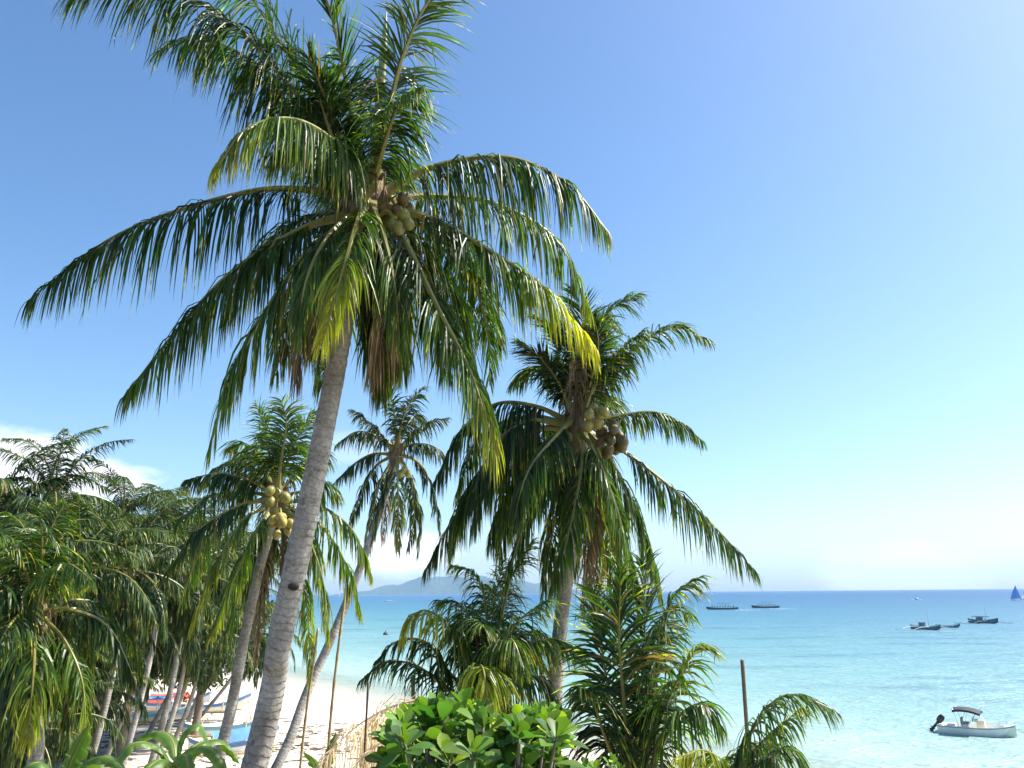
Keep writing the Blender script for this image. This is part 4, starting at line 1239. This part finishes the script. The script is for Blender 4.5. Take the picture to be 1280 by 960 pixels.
def motorboat(label, pos, heading):
    root = thing('motorboat', label, 'motorboat', pos, None, heading, world=False)
    mb = MB()
    x, bw, sh, ke = hull_into(mb, 5.3, 2.0, .92, .32, rise_bow=.26, rise_stern=.0, tail=.9, flat=.6, nseg=30)
    mb.build('hull', 'white_gelcoat', root, True)
    mb = MB()
    for s in (-1, 1):
        mb.tube(np.stack([x, s * (bw / 2 + .012), sh - .07], 1), .03, 6)
    mb.build('rub_rail', 'grey_vinyl', root, True)
    mb = MB()
    # foredeck
    sel = [i for i in range(len(x)) if x[i] > 1.75]
    mb.grid(np.array([[(x[i], bw[i] / 2 * .96, sh[i] + .012), (x[i], 0, sh[i] + .06), (x[i], -bw[i] / 2 * .96, sh[i] + .012)] for i in sel]))
    mb.box((-2.38, 0, .42), (.42, 1.6, .28))
    mb.build('deck', 'white_gelcoat', root, True)
    mb = MB()
    mb.box((.35, 0, .55), (.62, .8, 1.0), mat=0, top=.82)
    mb.box((.02, 0, 1.0), (.26, .62, .16), mat=0)
    con = mb.build('console', 'cream_fibreglass', root)
    mb = MB()
    mb.grid(np.array([[(.62, -.36, 1.0), (.62, .36, 1.0)], [(.38, -.30, 1.4), (.38, .30, 1.4)]]))
    mb.build('windscreen', 'tinted_screen', con)
    mb = MB()
    th = np.linspace(0, 2 * math.pi, 20)
    mb.tube(np.stack([np.full(20, -.18) + .06 * np.sin(th), .19 * np.cos(th), 1.08 + .19 * np.sin(th)], 1), .018, 6, cap=False)
    mb.build('steering_wheel', 'black_plastic', con, True)
    mb = MB()
    mb.box((-.75, 0, .42), (.48, .85, .62))
    mb.box((-.75, 0, .78), (.52, .9, .12), mat=1)
    mb.box((-.97, 0, 1.0), (.10, .9, .36), mat=1)
    mb.build('helm_seat', ['white_gelcoat', 'grey_vinyl'], root)
    mb = MB()
    mb.box((-1.75, 0, .56), (.5, 1.45, .14))
    mb.build('stern_bench', 'old_white_paint', root)
    # bimini
    P = []
    for i, xx in enumerate(np.linspace(-1.45, .45, 9)):
        P.append([(xx, yy, 2.02 - .10 * (yy / .95) ** 2 - .035 * (i - 4) ** 2 / 4 - .02 * i) for yy in np.linspace(-.95, .95, 9)])
    P = np.array(P)
    Q = P.copy()
    Q[:, :, 2] -= .035
    mb = MB()
    mb.grid(P)
    mb.grid(Q[::-1])
    rim = np.concatenate([P[0], P[1:, -1], P[-1, ::-1][1:], P[::-1, 0][1:]])
    low = rim.copy()
    low[:, 2] -= .16
    mb.grid(np.stack([rim, low], 0))
    bim = mb.build('canopy', 'navy_canvas', root)
    mb = MB()
    for s in (-1, 1):
        for x0, x1 in ((-1.1, -1.4), (-.9, -.5), (-.6, .4)):
            mb.tube(np.array([[x0, s * .93, .58], [(x0 + x1) / 2, s * .93, 1.3], [x1, s * .9, 1.9]]), .02, 6)
    mb.build('canopy_frame', 'steel_tube', bim, True)
    mb = MB()
    for s in (-1, 1):
        ii = [i for i in range(len(x)) if x[i] > 1.5]
        top = np.array([(x[i], s * bw[i] / 2 * .9, sh[i] + .28) for i in ii])
        mb.tube(top, .016, 6)
        for i in ii[::3]:
            mb.tube(np.array([(x[i], s * bw[i] / 2 * .92, sh[i]), (x[i], s * bw[i] / 2 * .9, sh[i] + .28)]), .014, 6)
    mb.build('bow_rail', 'steel_tube', root, True)
    mb = MB()
    mb.tube(catmull([(2.6, 0, .62), (3.3, -.05, .28), (4.3, -.1, -.1)], 12)[0], .018, 5)
    mb.build('mooring_rope', 'bamboo', root, True)
    # outboard, tilted up
    mb = MB()
    c, s_ = math.cos(R(38)), math.sin(R(38))

    def tl(p):
        p = np.asarray(p, float) * .82
        return np.stack([-2.50 + p[..., 0] * c + p[..., 2] * s_, p[..., 1], .62 + p[..., 0] * s_ * -1 + p[..., 2] * c], -1)
    rings = []
    for zz, wx, wy in ((-.02, .40, .34), (.12, .58, .46), (.45, .60, .48), (.66, .50, .42), (.74, .26, .24)):
        th = np.linspace(0, 2 * math.pi, 17)
        ex = .45
        rings.append(np.stack([-.22 + wx / 2 * np.sign(np.cos(th)) * np.abs(np.cos(th)) ** ex, wy / 2 * np.sign(np.sin(th)) * np.abs(np.sin(th)) ** ex, np.full(17, zz)], 1))
    mb.grid(tl(np.array(rings)))
    mb.add(tl(rings[-1][:16]), None, [[0, a, a + 1] for a in range(1, 15)])
    ob = mb.build('outboard_motor', 'black_plastic', root, True)
    mb = MB()
    rings = []
    for zz, wx, wy, xo in ((0, .32, .26, -.22), (-.35, .24, .16, -.24), (-.75, .24, .12, -.28), (-.78, .52, .26, -.32), (-.82, .50, .24, -.32), (-.86, .24, .12, -.28), (-1.1, .42, .16, -.30), (-1.25, .12, .05, -.28)):
        th = np.linspace(0, 2 * math.pi, 13)
        rings.append(np.stack([xo + wx / 2 * np.cos(th), wy / 2 * np.sin(th), np.full(13, zz)], 1))
    mb.grid(tl(np.array(rings))[::-1])
    mb.build('motor_leg', 'black_plastic', ob, True)
    mb = MB()
    for k in range(3):
        a = k * 2.094
        d1 = np.array([0, math.cos(a), math.sin(a)])
        d2 = np.array([.25, -math.sin(a), math.cos(a)])
        cpt = np.array([-.55, 0, -1.06])
        mb.add(tl(np.array([cpt, cpt + d1 * .12 + d2 * .08, cpt + d1 * .2, cpt + d1 * .12 - d2 * .06])), [[0, 1, 2, 3]])
    mb.build('propeller', 'steel_tube', ob)
    return root


pb = on_level(1222, 918, 0)
pbow = on_level(1266, 921, 0)
pst = on_level(1180, 914, 0)
hd = math.atan2(*(pbow - pst)[[1, 0]])
mbo = motorboat('white motorboat with black outboard and dark canopy', (pb[0], pb[1], 0), hd)
mbo.scale = (.86, .86, .86)


def person_mesh(name, cloth):
    """Seated figure as one skinned body."""
    vs = [(0, 0, .10), (0, 0, .35), (.02, 0, .55), (.03, 0, .66), (.04, 0, .78), (.05, 0, .88),
          (.0, .17, .52), (.08, .24, .30), (.28, .16, .22), (.0, -.17, .52), (.08, -.24, .30), (.28, -.16, .22),
          (.08, .10, .08), (.44, .13, .12), (.48, .12, -.30), (.60, .12, -.34), (.08, -.10, .08), (.44, -.13, .12), (.48, -.12, -.30), (.60, -.12, -.34)]
    es = [(0, 1), (1, 2), (2, 3), (3, 4), (4, 5), (2, 6), (6, 7), (7, 8), (2, 9), (9, 10), (10, 11), (0, 12), (12, 13), (13, 14), (14, 15), (0, 16), (16, 17), (17, 18), (18, 19)]
    rd = [.15, .16, .14, .06, .10, .09, .07, .05, .035, .07, .05, .035, .10, .075, .05, .04, .10, .075, .05, .04]
    me = bpy.data.meshes.new(name)
    me.from_pydata(vs, es, [])
    o = bpy.data.objects.new(name, me)
    COL.objects.link(o)
    md = o.modifiers.new('skin', 'SKIN')
    for v, r_ in zip(me.skin_vertices[0].data, rd):
        v.radius = (r_, r_)
    me.skin_vertices[0].data[0].use_root = True
    sb = o.modifiers.new('sub', 'SUBSURF')
    sb.levels = 1
    sb.render_levels = 1
    bpy.context.view_layer.update()
    dg = bpy.context.evaluated_depsgraph_get()
    m2 = bpy.data.meshes.new_from_object(o.evaluated_get(dg))
    bpy.data.objects.remove(o)
    m2.name = name
    m2.materials.clear()
    m2.materials.append(MATS['skin'])
    m2.materials.append(MATS[cloth])
    for p_ in m2.polygons:
        cz = p_.center
        p_.material_index = 1 if (cz.z < .62 and cz.z > -.05 and not (cz.x > .2 and cz.z > .15)) else 0
        p_.use_smooth = True
    return m2


PM = {'dark': person_mesh('person', 'dark_cloth'), 'red': person_mesh('person', 'red_cloth')}


def outrigger(label, pos, heading, length=9.0, beam=1.0, hull='old_white_paint', trim='blue_paint', canopy=None, floats='bamboo', group=None,
              nposts=4, canopy_z=None, tarp=None, mast=False, span=2.0, roll=0.0, name='outrigger_boat', z=0.0, cab=False, depth=1.0):
    root = thing(name, label, 'outrigger boat', (pos[0], pos[1], z), group, heading, world=False)
    root.rotation_euler = (roll, 0, heading)
    mb = MB()
    x, bw, sh, ke = hull_into(mb, length, beam, depth, .28, rise_bow=.7, rise_stern=.35, tail=.06)
    mb.build('hull', hull, root, True)
    mb = MB()
    for s in (-1, 1):
        mb.grid(np.array([[(x[i], s * (bw[i] / 2 + .015), sh[i] - .02), (x[i], s * (bw[i] / 2 * .985 + .02), sh[i] - .22)] for i in range(len(x))]))
    mb.build('stripe', trim, root)
    for s in (-1, 1):
        mb = MB()
        t = np.linspace(-1, 1, 16)
        mb.tube(np.stack([t * length * .44, np.full(16, s * (beam / 2 + span)), .02 + .35 * np.maximum(0, np.abs(t) - .6) ** 1.2], 1), .065, 8)
        mb.build('outrigger_float', floats, root, True)
    for xx in (-.24 * length, .2 * length):
        mb = MB()
        t = np.linspace(-1, 1, 15)
        mb.tube(np.stack([np.full(15, xx), t * (beam / 2 + span), .55 + .18 * (1 - t * t) - .5 * np.maximum(0, np.abs(t) - .55) ** 1.1 * 1.5], 1), .045, 6)
        mb.build('cross_beam', floats, root, True)
    if canopy:
        mb = MB()
        zz = canopy_z or .75 + depth
        a, b = -.30 * length, .16 * length
        P = np.array([[(xx, yy, zz - .12 * (yy / (beam * .6)) ** 2) for yy in np.linspace(-beam * .6, beam * .6, 7)] for xx in np.linspace(a, b, 8)])
        mb.grid(P)
        Q = P.copy()
        Q[:, :, 2] -= .05
        mb.grid(Q[::-1])
        cp = mb.build('canopy', canopy, root)
        for k in range(nposts):
            for s in (-1, 1):
                mb = MB()
                xx = a + .1 + (b - a - .2) * k / (nposts - 1)
                mb.tube(np.array([[xx, s * beam * .47, .5], [xx, s * beam * .5, zz - .1]]), .035, 6)
                mb.build('canopy_post', 'old_white_paint' if not cab else 'dark_hull', cp, True)
    if cab:
        mb = MB()
        mb.box((-.10 * length, 0, 1.0), (length * .16, beam * .8, 1.2), top=.85)
        mb.box((-.10 * length, 0, 1.62), (length * .18, beam * .9, .07))
        mb.build('cabin', hull, root)
    if tarp:
        mb = MB()
        a, b = -.26 * length, .22 * length
        P = np.array([[(xx, yy, .95 + .22 * math.sin(xx * 2.1) * .3 - .55 * abs(yy / (beam * .62)) ** 1.5) for yy in np.linspace(-beam * .62, beam * .62, 9)] for xx in np.linspace(a, b, 12)])
        mb.grid(P)
        mb.build('tarpaulin', tarp, root, True)
    if mast:
        mb = MB()
        mb.tube(np.array([[.12 * length, 0, .2], [.12 * length, 0, 1.5], [.12 * length, 0, mast]]), [.05, .04, .02], 6)
        mb.build('mast', 'bamboo', root, True)
    return root


def seat_people(boat_pos, heading, xs, z, kinds, labels, group):
    for xx, k, lb in zip(xs, kinds, labels):
        o = bpy.data.objects.new('person', PM[k])
        COL.objects.link(o)
        c, s = math.cos(heading), math.sin(heading)
        y = random.choice((-.25, .25))
        o.location = (boat_pos[0] + xx * c - y * s, boat_pos[1] + xx * s + y * c, z)
        o.rotation_euler = (0, 0, heading + random.uniform(-.5, .5))
        o.scale = (1.15,) * 3
        tag(o, lb, 'person', group)


def sea_pt(px, py):
    return on_level(px, py, 0.0)


# two anchored outriggers off to the right
q = sea_pt(1157, 787)
outrigger('dark slate outrigger boat lying left of the other anchored outrigger', q, R(-70), length=9.0, beam=1.15, hull='slate_hull', trim='old_white_paint', floats='old_white_paint', cab=True, mast=4.5,
          group='anchored outrigger boats', span=4.8, depth=1.05, name='outrigger_boat')
q = sea_pt(1229, 779)
outrigger('dark outrigger boat with an awning lying nearest the blue sail', q, R(-72), length=10.0, beam=1.25, hull='slate_hull', trim='dark_hull', floats='slate_hull', canopy='dark_hull', cab=True, mast=5.0,
          group='anchored outrigger boats', span=5.2, depth=1.15)
q = sea_pt(1185, 784.5)
outrigger('small low outrigger boat moored just right of the slate outrigger', q, R(-30), length=5.5, beam=.8, hull='slate_hull', trim='old_white_paint', floats='slate_hull', group='anchored outrigger boats', span=1.2, depth=.8)
# two passenger boats under way
for lab, px, py, hdg, n, reds, ln in [('long dark passenger boat nearest the upright young palm', 903, 762, R(176), 9, (7, 8), 16), ('long passenger boat trailing a white wake, with people in red', 957, 760, R(178), 9, (3, 5, 6, 7, 8), 15)]:
    q = sea_pt(px, py)
    outrigger(lab, q, hdg, length=ln, beam=1.4, hull='dark_hull', trim='dark_hull', floats='dark_hull', span=1.6, depth=1.15, canopy='dark_hull', canopy_z=3.1, nposts=5, cab=False, name='passenger_boat', group='passenger boats under way')
    xs = np.linspace(-ln * .36, ln * .3, n)
    ks = ['red' if i in reds else 'dark' for i in range(n)]
    where = 'the boat with the wake' if px > 930 else 'the boat without a wake'
    ords = ['first', 'second', 'third', 'fourth', 'fifth', 'sixth', 'seventh', 'eighth', 'ninth']
    seat_people(q, hdg, xs, 1.35, ks, [f'seated person in {"red" if k == "red" else "dark clothes"}, {ords[n - 1 - i]} from the bow on {where}' for i, k in enumerate(ks)], 'passengers seated in the boats')
# wakes
for lab, x0, x1, py in (('white wake trailing behind the passenger boat', 962, 1000, 761.2), ('thin foam ahead of the passenger boat', 918, 952, 762.6)):
    a, b = sea_pt(x0, py), sea_pt(x1, py)
    mb = MB()
    t = np.linspace(0, 1, 14)
    d = (b - a)
    nrm = norm(np.cross(d, Z))
    P = np.array([[a + d * tt + nrm * w * (.6 + 2.0 * math.sin(math.pi * min(tt + .1, 1))) for w in (-2.2, -1, 0, 1, 2.2)] for tt in t])
    P[:, :, 2] = .02 + .12 * np.exp(-((np.arange(5) - 2) ** 2)[None, :] / 1.5)
    mb.grid(P)
    o = mb.build('boat_wake', 'foam', None, True, origin=a)
    tag(o, lab, None, None, 'stuff')


# sailing outriggers near the right edge
def sailboat(label, px, py, height, sail, hdg):
    q = sea_pt(px, py)
    root = outrigger(label, q, hdg, length=9, beam=1.0, hull='old_white_paint', trim=sail, span=2.2, mast=height, group='sailing outriggers on the horizon', name='sailing_outrigger')
    root['category'] = 'sailboat'
    mb = MB()
    P = []
    for t in np.linspace(0, 1, 10):
        a = np.array([1.0 - 4.6 * 0, 0, 1.2 + (height - 1.4) * t])
        b = np.array([1.0 - 6.2 * (1 - t) - .2, .5 * math.sin(math.pi * t), 1.2 + (height - 1.4) * t])
        P.append([a * (1 - u) + b * u + np.array([0, .5 * math.sin(math.pi * u) * (1 - t), 0]) for u in np.linspace(0, 1, 7)])
    P = np.array(P)
    mb.grid(P)
    mb.build('mainsail', sail, root, True)
    mb = MB()
    P = []
    for t in np.linspace(0, 1, 8):
        a = np.array([1.25 + 2.8 * (1 - t), 0, 1.1 + (height * .86 - 1.2) * t])
        b = np.array([1.25, .1, 1.3 + (height * .86 - 1.4) * t])
        P.append([a * (1 - u) + b * u for u in np.linspace(0, 1, 5)])
    mb.grid(np.array(P))
    mb.build('jib', sail, root, True)
    return root


sailboat('sailing outrigger with tall blue sails near the right edge', 1271, 750.5, 11.5, 'sail_blue', R(8))
sailboat('sailing outrigger with white sails cut by the right edge', 1284, 749.5, 11, 'sail_white', R(20))
# far specks
q = sea_pt(488, 752.5)
outrigger('tiny pale outrigger boat far out below the island', q, R(10), length=13, beam=1.5, hull='old_white_paint', trim='old_white_paint', floats='old_white_paint', canopy='old_white_paint', span=3, mast=4)
q = sea_pt(1146, 749.5)
outrigger('tiny distant outrigger boat under the horizon, alone above the slate outrigger', q, R(40), length=8, beam=1.2, hull='slate_hull', trim='slate_hull', floats='old_white_paint', span=3)
q = sea_pt(482, 793.5)
mb = MB()
mb.ellipsoid((0, 0, .12), (.62, .62, .5), 16, 10)
mb.tube(np.array([[0, 0, .5], [0, 0, .8], [0, 0, 1.0]]), [.1, .08, .05], 8)
o = mb.build('mooring_buoy', 'buoy_dark', None, True)
o.location = (q[0], q[1], 0)
tag(o, 'small dark float on the pale water left of the young palm', 'buoy')

# outriggers pulled up on the sand, left
for lab, px, py, hdg, hull, trim, tarp, can, ln in [
    ('white and blue outrigger boat on the sand beside the thick palm trunk', 285, 913, R(12), 'old_white_paint', 'turquoise_paint', None, None, 5.8),
    ('beached outrigger boat under a blue tarpaulin nearest the thick trunk', 292, 936, R(20), 'old_white_paint', 'blue_paint', 'pale_blue_tarp', None, 4.6),
    ('white outrigger boat with blue awning behind the slanting trunks', 196, 898, R(14), 'old_white_paint', 'turquoise_paint', None, 'pale_blue_tarp', 5.8),
    ('beached outrigger boat with a red tarpaulin behind the slanting trunks', 213, 883, R(8), 'old_white_paint', 'blue_paint', 'red_tarp', None, 5.6),
    ('pale outrigger boat at the upper edge of the beach near the leaning thin palm', 262, 884, R(10), 'old_white_paint', 'blue_paint', None, None, 5.8),
]:
    q = gpt(px, py)
    outrigger(lab, q, hdg, length=ln, beam=1.0, hull=hull, trim=trim, tarp=tarp, canopy=can, group='outriggers pulled up on the sand', z=q[2] + .27, span=1.3, depth=.62)


# ------------------------------------------------------------------ setting
def sheet(xs, ys, zf):
    X, Y = np.meshgrid(xs, ys, indexing='ij')
    return np.stack([X, Y, zf(X, Y)], -1)


def warp(a, b, c, n):
    """n coordinates from a to b, dense round c."""
    t = np.linspace(-1, 1, n)
    u = np.sign(t) * np.abs(t) ** 3
    return np.where(u < 0, c + (c - a) * u, c + (b - c) * u)


gx, gy = warp(-6000, 6000, -15, 220), warp(-3000, 6500, 55, 220)
mb = MB()
P = sheet(gx, gy, lambda X, Y: ground_z(X, Y) + .05 * np.sin(X * 1.3 + np.sin(Y * .7) * 2) * np.sin(Y * 1.1) * (ground_z(X, Y) > .3))
mb.grid(P.transpose(1, 0, 2)[:, ::-1])
o = mb.build('ground', 'beach_ground', None, True)
tag(o, 'pale coral sand beach, darker with leaf litter under the palms', None, None, 'structure')
mb = MB()
P = np.array([[(x, y, 0.0) for x in (-6500, 0, 6500)] for y in (-3000, 0, 7000)], float)
mb.grid(P[:, ::-1])
o = mb.build('sea_water', 'sea_water')
tag(o, 'clear turquoise sea turning blue towards the horizon', None, None, 'structure')

# twigs, dry leaves and weed washed along the sand
gd = np.random.default_rng(12)
mb = MB()
for k in range(420):
    px, py = gd.uniform(120, 470), gd.choice([gd.normal(905, 6), gd.normal(928, 5), gd.uniform(890, 965)])
    q = on_level(px, py, 1.4)
    q[2] = float(ground_z(q[0], q[1])) + .03
    a = gd.normal(R(10), .5)
    ln = gd.uniform(.15, .9)
    d = np.array([math.cos(a), math.sin(a), 0]) * ln
    nn = np.array([-math.sin(a), math.cos(a), 0])
    mb.tube(np.array([q - d / 2, q + nn * gd.normal(0, .06) + Z * .03, q + d / 2]), gd.uniform(.012, .035), 5)
o = mb.build('beach_litter', 'dead_rachis', None, False)
tag(o, 'twigs and dry leaves washed along the sand', None, None, 'stuff')

# island
D = 5200.0
mb = MB()
pxs = np.linspace(430, 720, 90)
prof = np.interp(pxs, [430, 465, 480, 498, 512, 530, 545, 570, 600, 640, 690, 720], [3, 6, 11, 13, 18, 21, 22, 21.5, 21.5, 17, 11, 4]) * D / FPX
gI = np.random.default_rng(3)
rows = []
for k, v in enumerate(np.linspace(-1, 1, 25)):
    r = []
    for i, px in enumerate(pxs):
        a = at(px, 741, D)
        y = a[1] + v * 420 + 60 * math.sin(i * .35) * (1 - abs(v))
        hgt_ = prof[i] * (1 - abs(v) ** 1.5) * (1 + .05 * math.sin(i * .5 + v * 5) + .04 * math.sin(i * 1.1 - v * 9) + .012 * gI.normal())
        r.append((a[0], y, hgt_ - 3))
    rows.append(r)
mb.grid(np.array(rows)[:, ::-1])
o = mb.build('island_hills', 'island_forest', None, True)
tag(o, 'low forested island on the horizon between the palms', None, None, 'structure')

# haze
m, nt, out = new_mat('haze_air')
v = N(nt, 'ShaderNodeVolumePrincipled', ins={'Density': 0.00010, 'Anisotropy': 0.0, 'Color': (0.50, 0.74, 1.0, 1)})
L(nt, v.outputs[0], out.inputs['Volume'])
HAZE = True
if HAZE:
    mb = MB()
    mb.box((0, 2000, 95 - 4.2), (13400, 10400, 190))
    o = mb.build('haze', 'haze_air')
    tag(o, 'thin sea haze', None, None, 'stuff')

# ------------------------------------------------------------------ light and sky
SUN_AZ, SUN_EL = R(76), R(49)        # azimuth clockwise from +Y (the view direction)
w = bpy.data.worlds.new('World')
SC.world = w
w.use_nodes = True
nt = w.node_tree
nt.nodes.clear()
out = nt.nodes.new('ShaderNodeOutputWorld')
bg = nt.nodes.new('ShaderNodeBackground')
bg.inputs['Strength'].default_value = 0.10
sky = nt.nodes.new('ShaderNodeTexSky')
sky.sky_type = 'NISHITA'
sky.sun_disc = False
sky.sun_elevation = SUN_EL
sky.sun_rotation = SUN_AZ
sky.altitude = 0
sky.air_density = 1.0
sky.dust_density = 1.2
sky.ozone_density = 2.0
tc = nt.nodes.new('ShaderNodeTexCoord')
sep = nt.nodes.new('ShaderNodeSeparateXYZ')
L(nt, tc.outputs['Generated'], sep.inputs[0])
hs = N(nt, 'ShaderNodeHueSaturation', ins={'Saturation': 1.2, 'Hue': 0.500})
L(nt, sky.outputs[0], hs.inputs['Color'])
hz_ = N(nt, 'ShaderNodeMapRange', interpolation_type='SMOOTHSTEP', ins={'From Min': 0.30, 'From Max': 0.0})
L(nt, sep.outputs[2], hz_.inputs['Value'])
scol = mixcol(nt, hz_.outputs[0], hs.outputs[0], mixcol(nt, 1.0, hs.outputs[0], (0.86, 0.95, 1.10), 'MULTIPLY'))
mp = nt.nodes.new('ShaderNodeMapping')
mp.inputs['Scale'].default_value = (1, 1, 2.6)
L(nt, tc.outputs['Generated'], mp.inputs['Vector'])
cn = noise(nt, mp.outputs[0], 9.0, 7, 0.6)
for (px, py, rad_, st) in ((8, 572, .10, 1.0), (118, 598, .075, .9), (508, 695, .08, .85), (440, 560, .06, .18), (1130, 722, .12, .35)):
    dv = norm(at(px, py, 10.0) - CAM)
    vs_ = N(nt, 'ShaderNodeVectorMath', operation='SUBTRACT')
    L(nt, tc.outputs['Generated'], vs_.inputs[0])
    vs_.inputs[1].default_value = tuple(dv)
    vm_ = N(nt, 'ShaderNodeVectorMath', operation='MULTIPLY')
    L(nt, vs_.outputs[0], vm_.inputs[0])
    vm_.inputs[1].default_value = (1, 1, 2.4)
    vl_ = N(nt, 'ShaderNodeVectorMath', operation='LENGTH')
    L(nt, vm_.outputs[0], vl_.inputs[0])
    f_ = math_n(nt, 'SUBTRACT', 1.0, math_n(nt, 'DIVIDE', vl_.outputs['Value'], rad_))
    f_ = math_n(nt, 'ADD', f_, math_n(nt, 'MULTIPLY', math_n(nt, 'SUBTRACT', cn, 0.5), 1.5))
    c_m = N(nt, 'ShaderNodeMapRange', interpolation_type='SMOOTHSTEP', ins={'From Min': 0.0, 'From Max': 0.55, 'To Min': 0.0, 'To Max': st})
    L(nt, f_, c_m.inputs['Value'])
    scol = mixcol(nt, c_m.outputs[0], scol, (6.8, 6.9, 7.2))
L(nt, scol, bg.inputs['Color'])
L(nt, bg.outputs[0], out.inputs[0])

sl = bpy.data.lights.new('sun', 'SUN')
sl.energy = 4.8
sl.angle = R(0.53)
sl.color = (1.0, 0.95, 0.87)
so = bpy.data.objects.new('sun', sl)
COL.objects.link(so)
sd_ = Vector((math.sin(SUN_AZ) * math.cos(SUN_EL), math.cos(SUN_AZ) * math.cos(SUN_EL), math.sin(SUN_EL)))
so.rotation_euler = sd_.to_track_quat('Z', 'Y').to_euler()
so.location = (30, 30, 60)

# ------------------------------------------------------------------ camera and render settings
cd = bpy.data.cameras.new('camera')
cd.sensor_width = 36.0
cd.lens = 36.0 * FPX / 1280.0
cd.clip_start = 0.1
cd.clip_end = 40000
co = bpy.data.objects.new('camera', cd)
COL.objects.link(co)
M = Matrix((
    (RT[0], UP[0], -FW[0], CAM[0]),
    (RT[1], UP[1], -FW[1], CAM[1]),
    (RT[2], UP[2], -FW[2], CAM[2]),
    (0, 0, 0, 1)))
co.matrix_world = M
SC.camera = co
SC.view_settings.view_transform = 'Standard'
SC.view_settings.look = 'None'
SC.view_settings.exposure = 1.15
SC.view_settings.gamma = 1.0
SC.view_settings.use_curve_mapping = False
SC.cycles.max_bounces = 6
SC.cycles.transparent_max_bounces = 12
SC.cycles.volume_bounces = 1
SC.cycles.use_denoising = True
